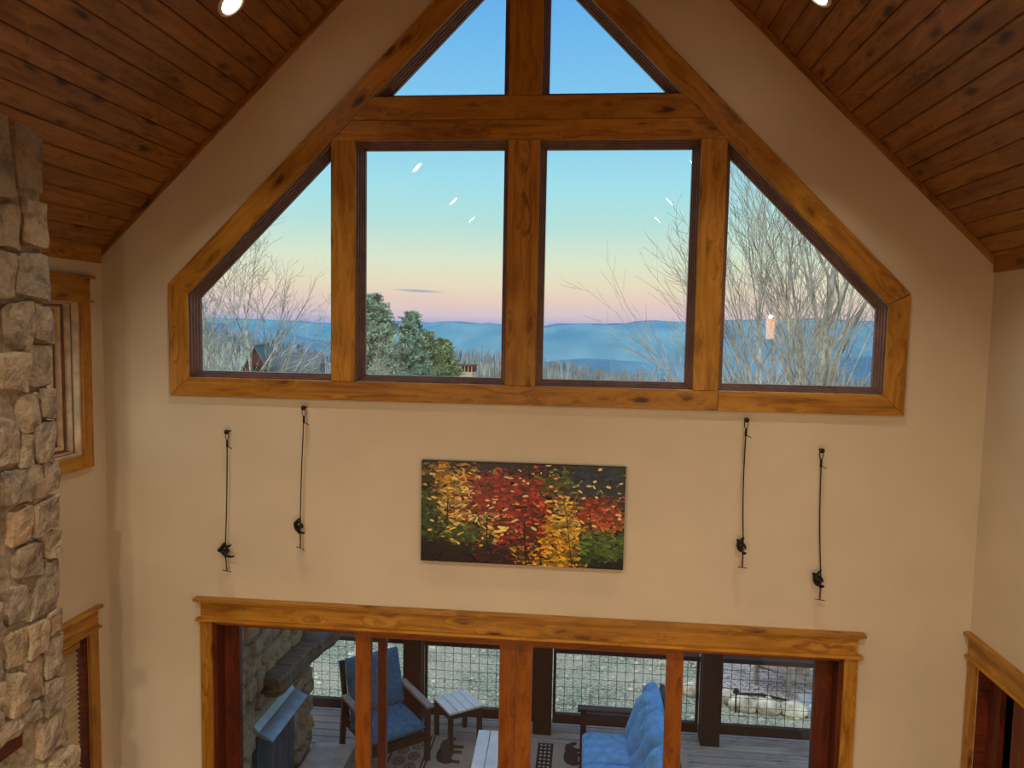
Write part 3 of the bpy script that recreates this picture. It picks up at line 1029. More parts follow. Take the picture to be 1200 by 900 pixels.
def pcol(u, v, r):
    """pigment at u,v (0..1, v up)"""
    def g(cu, cv, su, sv): return math.exp(-((u - cu) / su) ** 2 - ((v - cv) / sv) ** 2)
    lay = [((24, 12, 8), .16), ((205, 150, 40), 1.5 * g(.14, .85, .10, .28)), ((235, 200, 96), 1.3 * g(.17, .60, .08, .32)),
           ((240, 215, 110), 1.2 * g(.33, .40, .07, .16)),
           ((158, 34, 14), 1.9 * g(.42, .66, .20, .26)), ((196, 70, 24), 1.1 * g(.48, .55, .20, .30)), ((120, 18, 12), 1.2 * g(.52, .40, .10, .3)),
           ((80, 108, 30), 1.6 * g(.20, .30, .12, .10)), ((60, 84, 26), 1.2 * g(.06, .5, .06, .25)), ((70, 74, 24), 1.0 * g(.05, .85, .06, .2)),
           ((28, 10, 10), 2.3 * g(.12, .06, .28, .13)), ((96, 10, 16), 1.1 * g(.32, .10, .14, .10)),
           ((226, 168, 34), 1.9 * g(.68, .22, .09, .28)), ((236, 206, 90), 1.4 * g(.71, .52, .06, .22)),
           ((92, 104, 32), 1.2 * g(.68, .82, .08, .14)), ((24, 52, 74), 2.0 * g(.87, .88, .12, .16)), ((30, 30, 34), .9 * g(.95, .8, .1, .2)),
           ((186, 70, 20), 1.7 * g(.90, .55, .12, .14)), ((150, 30, 14), 1.2 * g(.86, .62, .10, .10)), ((200, 120, 40), 1.0 * g(.93, .42, .08, .08)),
           ((88, 124, 36), 2.0 * g(.90, .22, .12, .14)), ((52, 84, 28), 1.0 * g(.84, .12, .14, .1)), ((10, 12, 10), 1.6 * g(.98, .02, .12, .10)),
           ((168, 150, 40), .8 * g(.52, .12, .06, .12)), ((20, 10, 8), 1.3 * g(.38, .98, .3, .08))]
    x = r.random() * sum(w_ ** 1.8 for _, w_ in lay)
    for c_, w_ in lay:
        x -= w_ ** 1.8
        if x <= 0: break
    k = r.uniform(.45, 1.05)
    if r.random() < .035 and v > .3: return (240, 205, 130)
    return tuple(min(255, q * k * 1.12) for q in c_)


pm = NT('oil_paint', 0.38, 0.35)
at = pm.new('Attribute'); at.attribute_name = 'pigment'
pm.color(at.outputs['Color'])
rp = random.Random(77)
V, F, CC = [], [], []


def stroke(u, v, L, W, ang, c, y):
    cx, cz = (u - .5) * PW, v * PH
    ca, sa = math.cos(ang), math.sin(ang)
    k = len(V)
    pts = [(-L / 2, -W * .2), (-L * .2, -W / 2), (L * .35, -W * .4), (L / 2, 0), (L * .3, W / 2), (-L * .3, W * .45)]
    for a, b in pts:
        x = cx + a * ca - b * sa; z = cz + a * sa + b * ca
        x = max(-PW / 2, min(PW / 2, x)); z = max(0, min(PH, z))
        V.append((x, y - .0006 * (a > 0), z))
    F.append(tuple(range(k, k + 6)))
    CC.extend([lin(c)] * 6)


for i in range(900):
    u, v = rp.random(), rp.random()
    stroke(u, v, rp.uniform(.06, .11), rp.uniform(.03, .05), rp.uniform(-.6, .6), tuple(q * .6 for q in pcol(u, v, rp)), -.0385 - i * 1e-6)
for i in range(3300):
    u, v = rp.random(), rp.random()
    c = pcol(u, v, rp)
    stroke(u, v, rp.uniform(.022, .058), rp.uniform(.009, .019), rp.gauss(-.1, .45), c, -.0398 - i * 6e-7)
for (u0, v0, u1, v1, w_) in [(.13, .42, .135, .62, .008), (.135, .50, .17, .57, .004), (.33, .12, .33, .45, .008), (.33, .36, .30, .47, .005), (.33, .24, .37, .30, .005),
                            (.525, .03, .515, .42, .010), (.515, .25, .48, .33, .005), (.75, .02, .72, .52, .006), (.73, .24, .69, .34, .004), (.84, .38, .83, .60, .006), (.60, .04, .59, .2, .004)]:
    n = 14
    for i in range(n):
        t = i / (n - 1)
        stroke(u0 + (u1 - u0) * t, v0 + (v1 - v0) * t, math.hypot((u1 - u0) * PW, (v1 - v0) * PH) / n * 1.9, w_, math.atan2((v1 - v0) * PH, (u1 - u0) * PW), (26, 10, 10), -.0428)
o = mesh_obj('paint_strokes', V, F, pm.m, pa)
o['kind'] = 'stuff'
ca_ = o.data.color_attributes.new('pigment', 'FLOAT_COLOR', 'POINT')
flat = [q for c in CC for q in c]
ca_.data.foreach_set('color', flat)


# ================================================================== ROPE CLIMBER ORNAMENTS
def climber(joints, edges, rads, mat):
    me = bpy.data.meshes.new('climber_figure')
    me.from_pydata(joints, edges, [])
    o = bpy.data.objects.new('climber_figure', me)
    COL.objects.link(o)
    me.materials.append(mat)
    md = o.modifiers.new('skin', 'SKIN')
    sk = me.skin_vertices[0].data
    for i, r_ in enumerate(rads):
        sk[i].radius = (r_, r_)
        sk[i].use_root = (i == 0)
    md.use_smooth_shade = True
    s = o.modifiers.new('sub', 'SUBSURF'); s.levels = 1; s.render_levels = 2
    return o


S = 0.000273
POSES = [
    dict(head=(108, 322), neck=(140, 308), chest=(185, 335), belly=(250, 375), pelvis=(305, 392), sh=(160, 295), el=(220, 200), ha=(293, 105), el2=(238, 215), ha2=(288, 128),
         hipA=(318, 350), knA=(280, 222), anA=(392, 215), toA=(430, 160), hipB=(325, 425), knB=(415, 455), anB=(515, 457), toB=(556, 436), rope=285, z0=350),
    dict(head=(205, 262), neck=(212, 290), chest=(215, 335), belly=(235, 400), pelvis=(275, 455), sh=(225, 270), el=(290, 185), ha=(365, 130), el2=(310, 250), ha2=(345, 215),
         hipA=(300, 430), knA=(345, 290), anA=(398, 370), toA=(372, 415), hipB=(300, 485), knB=(370, 500), anB=(440, 508), toB=(484, 500), rope=345, z0=350),
    dict(head=(230, 188), neck=(228, 232), chest=(222, 300), belly=(235, 385), pelvis=(295, 445), sh=(245, 240), el=(295, 165), ha=(368, 108), el2=(290, 275), ha2=(355, 255),
         hipA=(322, 420), knA=(368, 275), anA=(424, 380), toA=(395, 412), hipB=(325, 470), knB=(375, 492), anB=(400, 490), toB=(430, 485), rope=355, z0=330),
    dict(head=(220, 182), neck=(228, 226), chest=(238, 300), belly=(262, 385), pelvis=(320, 440), sh=(255, 235), el=(312, 145), ha=(396, 78), el2=(310, 265), ha2=(385, 245),
         hipA=(350, 410), knA=(400, 258), anA=(458, 370), toA=(428, 402), hipB=(350, 465), knB=(410, 478), anB=(440, 472), toB=(474, 458), rope=395, z0=330)]
ORN = [(-2.021, 3.731, -2.045, 2.885, 2.748, 'leftmost black rope climber ornament, one leg kicked out, on a pale wall patch'),
       (-1.473, 3.913, -1.501, 3.090, 2.938, 'curled black rope climber ornament just left of the painting, second from left'),
       (1.471, 3.919, 1.484, 3.090, 2.948, 'black rope climber ornament hung higher to the right of the painting'),
       (1.948, 3.736, 1.983, 2.890, 2.758, 'rightmost black rope climber ornament, hung lower near the right wall')]
for k, (hx, hz, fx, fz, bz, lb) in enumerate(ORN):
    P_ = POSES[k]
    e = empty('climber_ornament', (hx, 0, bz), label=lb, cat='wall ornament', group='rope climber ornaments on the gable wall')
    y = -.05
    m = MB(); m.tube([(0, -.001, hz - bz), (0, y - .006, hz - bz)], .006, 8); m.ball((0, y - .008, hz - bz), .017, 12, 8); m.build('knob', M_BLACK, e, smooth=True)
    m = MB()
    m.tube([(.0, y - .004, hz - bz + .012), (-.012, y, hz - bz - .01), (-.011, y, hz - bz - .04), (0, y, hz - bz - .065), (.011, y, hz - bz - .04), (.012, y, hz - bz - .01), (.0, y - .004, hz - bz + .012)], .003, 6)
    m.build('loop', M_CORD, e, smooth=True)
    m = MB(); m.tube([(0, y, hz - bz - .055), (0, y, hz - bz - .105)], .0075, 8); m.tube([(0, y, hz - bz - .10), (.02, y, hz - bz - .108), (.034, y, hz - bz - .116)], .003, 6)
    m.build('cord_sleeve', M_BLACK, e, smooth=True)
    dx = fx - hx
    wob = (.005, -.004, -.009, -.008)[k]
    m = MB()
    H = hz - bz
    pts = []
    for i in range(13):
        t = i / 12
        z = (H - .08) * (1 - t) + (fz - bz) * t
        pts.append((dx * t + wob * math.sin(PI * t), y, z))
    m.tube(pts, .0042, 6); m.build('cord', M_CORD, e, smooth=True)
    m = MB(); m.tube([(dx, y, fz - bz), (dx + (.012 if k == 0 else 0), y, 0)], .0045, 6)
    m.build('lower_cord', M_ROD, e, smooth=True)
    m = MB(); bx = dx + (.012 if k == 0 else 0)
    m.tube([(bx - .030, y, .004), (bx, y, 0), (bx + .030, y, -.003 if k != 1 else -.016)], .003, 6); m.build('crossbar', M_ROD, e, smooth=True)
    # the climber itself
    names = ['pelvis', 'belly', 'chest', 'neck', 'head', 'sh', 'el', 'ha', 'sh2', 'el2', 'ha2', 'hipA', 'knA', 'anA', 'toA', 'hipB', 'knB', 'anB', 'toB', 'top']
    dep = dict(sh=-.016, el=-.014, ha=-.004, sh2=.016, el2=.012, ha2=.004, hipA=.013, knA=.016, anA=.010, toA=.008, hipB=-.013, knB=-.014, anB=-.010, toB=-.008)
    rad = dict(pelvis=.0165, belly=.0165, chest=.0195, neck=.009, head=.0135, sh=.0105, el=.0085, ha=.008, sh2=.0105, el2=.0085, ha2=.0075, hipA=.0125, knA=.0105, anA=.0075, toA=.0065,
               hipB=.0125, knB=.0105, anB=.0075, toB=.0065, top=.012)
    P_['sh2'] = (P_['sh'][0] + 8, P_['sh'][1] + 8)
    P_['top'] = (P_['head'][0] + (P_['head'][0] - P_['neck'][0]) * .5, P_['head'][1] + (P_['head'][1] - P_['neck'][1]) * .5)
    J = [((P_[n][0] - P_['rope']) * S, dep.get(n, 0.0), -(P_[n][1] - P_['z0']) * S) for n in names]
    ix = {n: i for i, n in enumerate(names)}
    E_ = [(ix[a], ix[b]) for a, b in [('pelvis', 'belly'), ('belly', 'chest'), ('chest', 'neck'), ('neck', 'head'), ('head', 'top'), ('chest', 'sh'), ('sh', 'el'), ('el', 'ha'), ('chest', 'sh2'), ('sh2', 'el2'), ('el2', 'ha2'),
                                     ('pelvis', 'hipA'), ('hipA', 'knA'), ('knA', 'anA'), ('anA', 'toA'), ('pelvis', 'hipB'), ('hipB', 'knB'), ('knB', 'anB'), ('anB', 'toB')]]
    o = climber(J, E_, [rad[n] for n in names], M_FIG)
    o.parent = e
    o.location = (dx, y, fz - bz + .0)


# ================================================================== DECK
dk = empty('deck', kind='structure', label='weathered grey board deck beyond the patio doors')
m = MB(); m.box(-4.2, 4.2, .18, 3.36, -.3, -.04); m.build('joist_bed', M_BACKING, dk)
for i in range(23):
    y = .25 + .1385 * i
    board('deck_board', (-4.2, y, -.018), (4.2, y, -.018), .127, .034, M_DECK, dk, bev=.004)
# unseen deck cover, rafters left open so sky light reaches the deck
rf = empty('unseen_pergola', (0, 3.1, 2.41), label='unseen dark timber beam and open rafters above the deck', cat='pergola')
for i in range(13):
    xr = -4.2 + i * .7
    board('rafter', (xr, -2.9, .42), (xr, .45, .27), .05, .14, M_POST, rf)
board('eave_beam', (-4.3, 0, .11), (4.3, 0, .11), .19, .22, M_POST, rf)
PX = [-1.41, 0.05, 1.87]
PLB = ['dark timber porch post behind the blue armchair', 'dark timber porch post between the middle patio doors', 'dark timber porch post seen through the right-hand patio door']
for x, lb in zip(PX, PLB):
    o = board('porch_post', (x, 3.10, 0), (x, 3.10, 2.41), .20, .20, M_POST, None, up=(1, 0, 0))
    tag(o, lb, 'post')
for x in (-3.9, 3.9):
    o = board('porch_post', (x, 3.10, 0), (x, 3.10, 2.41), .20, .20, M_POST, None, up=(1, 0, 0))
    tag(o, 'dark timber post at the %s end of the porch' % ('left' if x < 0 else 'right'), 'post')
# knee brace on the right post
edges = [(-3.79, -1.52), (-1.30, -.06), (.16, 1.76), (1.98, 3.79)]
RL = ['black framed wire grid railing left of the blue armchair', 'wire grid railing panel behind the small slatted side table', 'wire grid railing panel behind the bright blue sofa', 'wire grid railing panel at the right end of the deck']
for (a, b), lb in zip(edges, RL):
    e = empty('grid_railing', ((a + b) / 2, 3.18, 0), label=lb, cat='railing', group='wire grid railings of the deck')
    h = (b - a) / 2
    Y = 0.0
    for n_, p, q, w_, t_ in [('bottom_rail', (-h, Y, .115), (h, Y, .115), .06, .105), ('top_rail', (-h, Y, .905), (h, Y, .905), .09, .05)]:
        board(n_, p, q, w_, t_, M_POST, e)
    for sx in (-h + .015, h - .015):
        board('frame_stile', (sx, Y, .167), (sx, Y, .88), .04, .03, M_BLACK, e, up=(1, 0, 0))
    m = MB()
    n = int((2 * h - .06) / .1)
    for i in range(1, n + 1):
        x = -h + .03 + i * (2 * h - .06) / (n + 1)
        m.tube([(x, Y, .165), (x, Y, .885)], .0030, 4, cap=False)
    for i in range(1, 7):
        z = .165 + i * .103
        m.tube([(-h + .03, Y + .004, z), (h - .03, Y + .004, z)], .0030, 4, cap=False)
    o = m.build('wire_grid', M_BLACK, e)
    o['kind'] = 'stuff'

# ---- outdoor stone fireplace
FX = -2.36
fp = empty('outdoor_fireplace', (-2.8, 1.5, 0), label='dim stone fireplace with thick timber mantel on the left side of the porch', cat='fireplace')
fl_ = Vector((-2.8, 1.5, 0))


def fpo(o):
    o.parent = fp; o.location = Vector(o.location) - fl_; return o


m = MB(); m.box(-3.3, FX, .19, 2.40, 0.0, 2.6); fpo(m.build('mortar_core', M_MORTAR))
mpf = lambda a, h, b: (FX + h, a, b)
ashlar(None, .22, 2.42, .10, 2.55, mpf, .045, fpo, 31, wr=(.16, .38), hr=(.12, .24), skip=lambda a, b: 1.0 < a < 1.88 and b < 1.06)
mpf2 = lambda a, h, b: (a, 2.40 + h, b)
ashlar(None, -3.2, FX, .05, 2.5, mpf2, .035, fpo, 32, wr=(.2, .4), hr=(.15, .28))
for i in range(6):
    y = 1.02 + i * .142
    fpo(board('door_slat', (FX + .02, y + .068, .11), (FX + .02, y + .068, .90), .132, .05, M_PANEL, None, up=(1, 0, 0)))
m = MB()
ya, yb_ = 1.06, 1.88
m.add([(FX + .0, ya, .98), (FX + .0, yb_, .98), (FX + .045, yb_, .93), (FX + .045, ya, .93), (FX + .175, yb_, .865), (FX + .175, ya, .865), (FX + .17, yb_, .85), (FX + .17, ya, .85), (FX, yb_, .90), (FX, ya, .90)],
      [(0, 1, 2, 3), (3, 2, 4, 5), (5, 4, 6, 7), (7, 6, 8, 9), (9, 8, 1, 0), (0, 3, 5, 7, 9), (1, 8, 6, 4, 2)])
fpo(m.build('hood', M_STEEL))
m = MB()
# live-edge mantel: wavy front
V, F = [], []
N = 14
for i in range(N + 1):
    t = i / N; y = 1.18 + 1.30 * t
    xf = FX + .19 + .12 * t + .02 * math.sin(9 * t) + .012 * math.sin(23 * t)
    zt_, zb_ = 1.36 + .01 * math.sin(7 * t), 1.19
    V += [(FX + .02, y, zb_), (xf - .03, y, zb_), (xf, y, zb_ + .06), (xf - .01, y, zt_ - .02), (xf - .03, y, zt_), (FX + .02, y, zt_)]
for i in range(N):
    for k in range(6):
        F.append((i * 6 + k, i * 6 + (k + 1) % 6, (i + 1) * 6 + (k + 1) % 6, (i + 1) * 6 + k))
F += [tuple(reversed(range(6))), tuple(N * 6 + k for k in range(6))]
fpo(mesh_obj('mantel', V, F, M_MANTEL))
m = MB(); m.box(FX + .07, -1.86, .45, 2.38, 0.0, .095)
fpo(m.build('hearth_slab', M_SLAB))


# ---- cushions
def cushion(name, w, d, h, mat, parent, loc, rot=(0, 0, 0), tuft=0.0, seed=0, n=14, power=5):
    V, F = [], []
    N = n
    rg_ = random.Random(seed)
    ph = rg_.uniform(0, 6)

    def hh(u, v):
        e = (1 - abs(u) ** power) * (1 - abs(v) ** power)
        return max(e, 0) ** .42
    for side in (1, -1):
        for j in range(N + 1):
            for i in range(N + 1):
                u = -math.cos(PI * i / N); v = -math.cos(PI * j / N)
                x, y = u * w / 2, v * d / 2
                z = hh(u, v) * h / 2
                if tuft and side == 1:
                    k = math.sin(3.3 * v + 2.2 * u + .8 * math.sin(2.5 * u + ph) + ph)
                    z += tuft * (abs(k) ** .45 - .6) * hh(u, v)
                z += .004 * noise.noise(Vector((x * 9 + seed, y * 9, side)))
                V.append((x, y, side * z))
    K = (N + 1) ** 2
    for s_ in (0, 1):
        for j in range(N):
            for i in range(N):
                q = s_ * K + j * (N + 1) + i
                f = (q, q + 1, q + N + 2, q + N + 1)
                F.append(f if s_ == 0 else tuple(reversed(f)))
    o = mesh_obj(name, V, F, mat, parent, smooth=True, loc=loc)
    o.rotation_euler = rot
    # weld the seam
    bm_w = o.modifiers.new('weld', 'WELD'); bm_w.merge_threshold = .0006
    return o


# ---- blue sofa facing left
sf = empty('outdoor_sofa', (.86, 1.55, 0), label='bright blue cushioned sofa with dark wood frame, back towards the right', cat='sofa')
SL = 2.46 - 0.66
hl = SL / 2
for sy in (-1, 1):
    board('arm', (-.42, sy * (hl - .04), .64), (.36, sy * (hl - .04), .64), .10, .03, M_FURN, sf, bev=.004)
    board('side_rail', (-.36, sy * (hl - .04), .56), (.34, sy * (hl - .04), .56), .03, .06, M_FURN, sf)
    for sx, top in ((-.36, .625), (.33, .625)):
        board('leg', (sx, sy * (hl - .04), 0), (sx, sy * (hl - .04), top), .06, .06, M_FURN, sf, up=(1, 0, 0))
    board('back_post', (.30, sy * (hl - .04), .30), (.42, sy * (hl - .04), .93), .045, .06, M_FURN, sf, up=(0, 1, 0))
for z, x in ((.32, .30), (.90, .415)):
    board('back_rail', (x, -hl + .02, z), (x, hl - .02, z), .035, .06, M_FURN, sf)
board('front_rail', (-.36, -hl + .06, .29), (-.36, hl - .06, .29), .03, .09, M_FURN, sf)
m = MB(); m.box(-.35, .31, -hl + .06, hl - .06, .28, .31); m.build('seat_deck', M_FURN, sf)
for i in range(3):
    yc = hl - .09 - .27 - i * .545
    cushion('seat_cushion', .62, .54, .16, M_BLUE, sf, (-.06, yc, .385), seed=i)
    cushion('back_cushion', .60, .56, .20, M_BLUE, sf, (.235, yc, .70), rot=(0, math.radians(-72), 0), tuft=.085, seed=10 + i * 3, n=30)

# ---- blue armchair
ac = empty('outdoor_armchair', (-1.56, 2.40, 0), rz=math.atan2(.64, .77), label='navy cushioned armchair with weathered wooden arms beside the fireplace', cat='armchair')
# local: +x along its width, faces local -y
for sx in (-.33, .33):
    board('arm', (sx, -.40, .60), (sx, .26, .62), .075, .028, M_GREYW, ac, bev=.004)
    board('leg', (sx, -.33, 0), (sx, -.33, .585), .05, .05, M_FURN, ac, up=(1, 0, 0))
    board('leg', (sx, .34, 0), (sx, .26, .62), .05, .05, M_FURN, ac, up=(1, 0, 0))
    board('back_post', (sx * .9, .26, .30), (sx * .9, .44, .92), .04, .05, M_FURN, ac, up=(1, 0, 0))
board('front_rail', (-.31, -.33, .27), (.31, -.33, .27), .03, .09, M_FURN, ac)
board('back_rail', (-.31, .43, .88), (.31, .43, .88), .03, .06, M_FURN, ac)
m = MB(); m.box(-.305, .305, -.32, .28, .27, .30); m.build('seat_deck', M_FURN, ac)
cushion('seat_cushion', .60, .60, .15, M_NAVY, ac, (0, -.05, .375), seed=5)
cushion('back_cushion', .60, .58, .17, M_NAVY, ac, (0, .25, .70), rot=(math.radians(72), 0, 0), tuft=.02, seed=6, n=18)


# ---- slatted tables
def slat_table(name, c, rz, w, d, h, ns, label, along='y'):
    e = empty(name, (c[0], c[1], 0), rz, label, 'table')
    sw = w / ns
    for i in range(ns):
        x = -w / 2 + sw * (i + .5)
        board('slat', (x, -d / 2, h - .011), (x, d / 2, h - .011), sw - .008, .022, M_TTOP, e, bev=.003)
    for sy in (-1, 1):
        board('apron', (-w / 2 + .03, sy * (d / 2 - .035), h - .055), (w / 2 - .03, sy * (d / 2 - .035), h - .055), .025, .06, M_FURN, e)
    for sx in (-1, 1):
        board('apron', (sx * (w / 2 - .02), -d / 2 + .05, h - .055), (sx * (w / 2 - .02), d / 2 - .05, h - .055), .025, .06, M_FURN, e)
        for sy in (-1, 1):
            board('leg', (sx * (w / 2 - .03), sy * (d / 2 - .03), 0), (sx * (w / 2 - .03), sy * (d / 2 - .03), h - .024), .045, .045, M_FURN, e, up=(1, 0, 0))
    return e


slat_table('side_table', (-.855, 2.815), math.atan2(.24, .33), .405, .41, .42, 4, 'small square side table with four pale slats beside the armchair')
slat_table('coffee_table', (-.285, 1.66), 0.03, .50, 1.22, .42, 4, 'long low table with pale slats in front of the sofa')

# ---- rug with bears
ru = empty('outdoor_rug', (0.1, 1.75, 0), label='taupe rug with black bear silhouettes and patterned bands on the deck', cat='rug')
RX0, RX1, RY0, RY1 = -1.62, 1.5, -1.2, 1.08
m = MB(); m.box(RX0, RX1, RY0, RY1, .0005, .008); m.build('pile', M_RUG, ru)


def flatpoly(name, pts, z, mat, parent):
    n = len(pts)
    tri = tessellate_polygon([[Vector((a, b, 0)) for a, b in pts]])
    V = [(a, b, z) for a, b in pts] + [(a, b, z - .002) for a, b in pts]
    F = [tuple(t) for t in tri] + [(i, n + i, n + (i + 1) % n, (i + 1) % n) for i in range(n)]
    return V, F


BEAR = [(0, 0), (.10, .0), (.115, .02), (.12, .14), (.17, .17), (.30, .165), (.33, .15), (.335, .02), (.325, 0), (.42, 0), (.435, .03), (.44, .17), (.50, .19), (.515, .03), (.505, 0), (.60, 0), (.615, .03),
        (.62, .20), (.66, .28), (.70, .27), (.80, .20), (.86, .20), (.87, .25), (.82, .34), (.76, .40), (.74, .45), (.70, .43), (.62, .46), (.50, .44), (.34, .47), (.16, .46), (.04, .40), (-.02, .28), (.0, .18), (.04, .14), (.02, .03)]


def bear(cx, cy, s, ang, flip, parent):
    pts = []
    for a, b in BEAR:
        a = (a - .4) * s; b = (b - .22) * s
        if flip: a = -a
        pts.append((cx + a * math.cos(ang) - b * math.sin(ang), cy + a * math.sin(ang) + b * math.cos(ang)))
    if flip: pts.reverse()
    V, F = flatpoly('', pts, .0105, None, None)
    return mesh_obj('bear_motif', V, F, M_RUGD, parent)


# bear walking away along the deck, feet to the left
bear(-.98, .79, .56, PI / 2, False, ru)
bear(.33, .90, .50, PI / 2, False, ru)
bear(-.98, -.2, .56, PI / 2, False, ru)
m = MB()
for x in (-1.59, -1.235, -1.20):
    m.box(x - .008, x + .008, RY0 + .01, RY1 - .01, .0078, .0098)
m.build('border_line', M_RUGD, ru)
m = MB()
for i in range(11):
    cy = .95 - .2 * i
    for cx, sy in ((-1.48, 0), (-1.345, .1)):
        for r0, r1 in ((.058, .048), (.036, .028), (.014, .002)):
            V = []
            n = 16
            for k in range(n):
                t = 2 * PI * k / n
                V.append((cx + r0 * math.cos(t), cy - sy + r0 * 1.35 * math.sin(t), .0094))
            for k in range(n):
                t = 2 * PI * k / n
                V.append((cx + r1 * math.cos(t), cy - sy + r1 * 1.35 * math.sin(t), .0094))
            m.add(V, [(k, (k + 1) % n, n + (k + 1) % n, n + k) for k in range(n)])
o = m.build('scroll_motif', M_RUGD, ru); o['kind'] = 'stuff'
m = MB(); m.box(-.075, .09, RY0 + .01, RY1 - .01, .0078, .0092); m.build('center_band', M_RUGD, ru)
m = MB()
for i in range(34):
    cy = RY1 - .05 - i * .066
    for cx in (-.035, .008, .051):
        m.add([(cx - .016, cy, .0100), (cx, cy - .022, .0100), (cx + .016, cy, .0100), (cx, cy + .022, .0100)], [(0, 1, 2, 3)])
o = m.build('diamond_motif', M_RUGL, ru); o['kind'] = 'stuff'


# ================================================================== GROUND AND HILLS
def interp(x, xs, ys):
    if x <= xs[0]: return ys[0]
    for i in range(len(xs) - 1):
        if x <= xs[i + 1]:
            t = (x - xs[i]) / (xs[i + 1] - xs[i]); t = t * t * (3 - 2 * t) * .5 + t * .5
            return ys[i] + (ys[i + 1] - ys[i]) * t
    return ys[-1]


def crest(x):
    return interp(x, [-420, -300, -235, -160, -110, -70, -20, 20, 65, 150, 400], [2, -4, -12, -26, -24, -21, -27, -33, -42, -62, -95])


def ground_z(x, y):
    z = interp(y, [-12, 3.4, 12, 25, 45, 120, 200, 350], [-.9, -.9, -1.8, -6, -11, -11, -18, -32])
    if y > 350:
        c = crest(x)
        z = interp(y, [350, 500, 700, 1500, 2600], [-32, c, c - 45, -170, -260])
    amp = interp(y, [0, 12, 60, 400], [.05, .12, .6, 2.0])
    z += amp * noise.noise(Vector((x * .35 / (1 + y * .02), y * .35 / (1 + y * .02), 3)))
    return z


t = NT('winter_ground', .95, .15)
v = t.coord((1, 1, 1))
g1 = t.noise(v, .9, 4)
g2 = t.noise(v, 26.0, 4, .7)
g3 = t.voro(v, 30.0)
c = t.ramp(g1, [(.38, (118, 146, 116)), (.5, (156, 168, 138)), (.62, (198, 194, 168))])
c = t.mix(t.math('MULTIPLY', t.math('SUBTRACT', g2, .48, clamp=True), 7.0, clamp=True), c, lin((240, 234, 214)), 'MIX')
c = t.mix(t.math('MULTIPLY', t.math('SUBTRACT', .45, g2, clamp=True), 6.0, clamp=True), c, lin((96, 108, 84)), 'MIX')
t.color(c)
t.bump(t.math('ADD', g2, g3), 1.0, .03)
M_GROUND = t.m
V, F = [], []
xs = [-60 + 4 * i for i in range(12)] + [-12 + .4 * i for i in range(61)] + [16 + 5 * i for i in range(12)]
ys = [3.4 + .3 * i for i in range(36)] + [14.5 + 1.5 * i for i in range(20)] + [46 + 8 * i for i in range(12)]
xs = sorted(set([-420, -330, -260, -200, -150, -110, -80] + xs + [90, 120, 160, 220, 300, 400]))
ys = [-12, -6, 0, 2] + ys + [150 + 25 * i for i in range(24)] + [800, 900, 1100, 1500, 2000, 2600]
for y in ys:
    for x in xs:
        sx = x if y < 400 else x * (1 + (y - 400) / 500)
        V.append((sx, y, ground_z(sx, y)))
nx = len(xs)
for j in range(len(ys) - 1):
    for i in range(nx - 1):
        q = j * nx + i
        F.append((q, q + 1, q + nx + 1, q + nx))
tag(mesh_obj('ground', V, F, M_GROUND, smooth=True), kind='structure', label='winter yard and hillside falling away below the deck')

# gravel patch with boulders at the right
t = NT('gravel', .95, .15)
v = t.coord((1, 1, 1))
vc = t.voro(v, 26.0, out='Color')
sep = t.new('SeparateColor'); t.link(vc, sep.inputs[0])
c = t.ramp(sep.outputs[0], [(.0, (120, 114, 114)), (.5, (176, 168, 164)), (.85, (214, 206, 198)), (1.0, (220, 214, 200))])
t.color(c)
t.bump(t.voro(v, 26.0), 1.0, .03)
V, F = [], []
for j in range(15):
    for i in range(21):
        x = 2.45 + .42 * i; y = 6.45 + .42 * j
        V.append((x + .1 * math.sin(j), y + .25 * math.sin(i * .9), ground_z(x, y) + .035))
for j in range(14):
    for i in range(20):
        q = j * 21 + i
        F.append((q, q + 1, q + 22, q + 21))
tag(mesh_obj('gravel_patch', V, F, t.m, smooth=True), 'grey gravel spread around the fire pit chairs', 'gravel', kind='stuff')


# ---- far mountains
def ridge(name, dist, pts, base, mat, seed, rough=14.0):
    """pts: (azimuth tangent, height); a real ridge with depth behind its crest"""
    V, F = [], []
    az = [p[0] for p in pts]
    n = 200
    rows = [(-.16, .0), (-.10, .45), (-.05, .78), (-.018, .95), (0, 1.0), (.03, .9), (.10, .5), (.2, 0)]
    for dy, hf in rows:
        for i in range(n + 1):
            a = az[0] + (az[-1] - az[0]) * i / n
            # smooth interpolation of the crest
            h = interp(a, az, [p[1] for p in pts])
            y = dist * (1 + dy)
            x = a * y
            nz = noise.fractal(Vector((x * .0011 + seed, y * .0011, seed)), 1.0, 2.0, 5) * rough * 2.2
            z = base + (h - base) * hf + nz * (1 if 0 < hf < .9 else .12)
            V.append((x, y + noise.noise(Vector((x * .002, seed, 0))) * dist * .012, z))
    for j in range(len(rows) - 1):
        for i in range(n):
            q = j * (n + 1) + i
            F.append((q, q + 1, q + n + 2, q + n + 1))
    return tag(mesh_obj(name, V, F, mat, smooth=True), kind='structure')


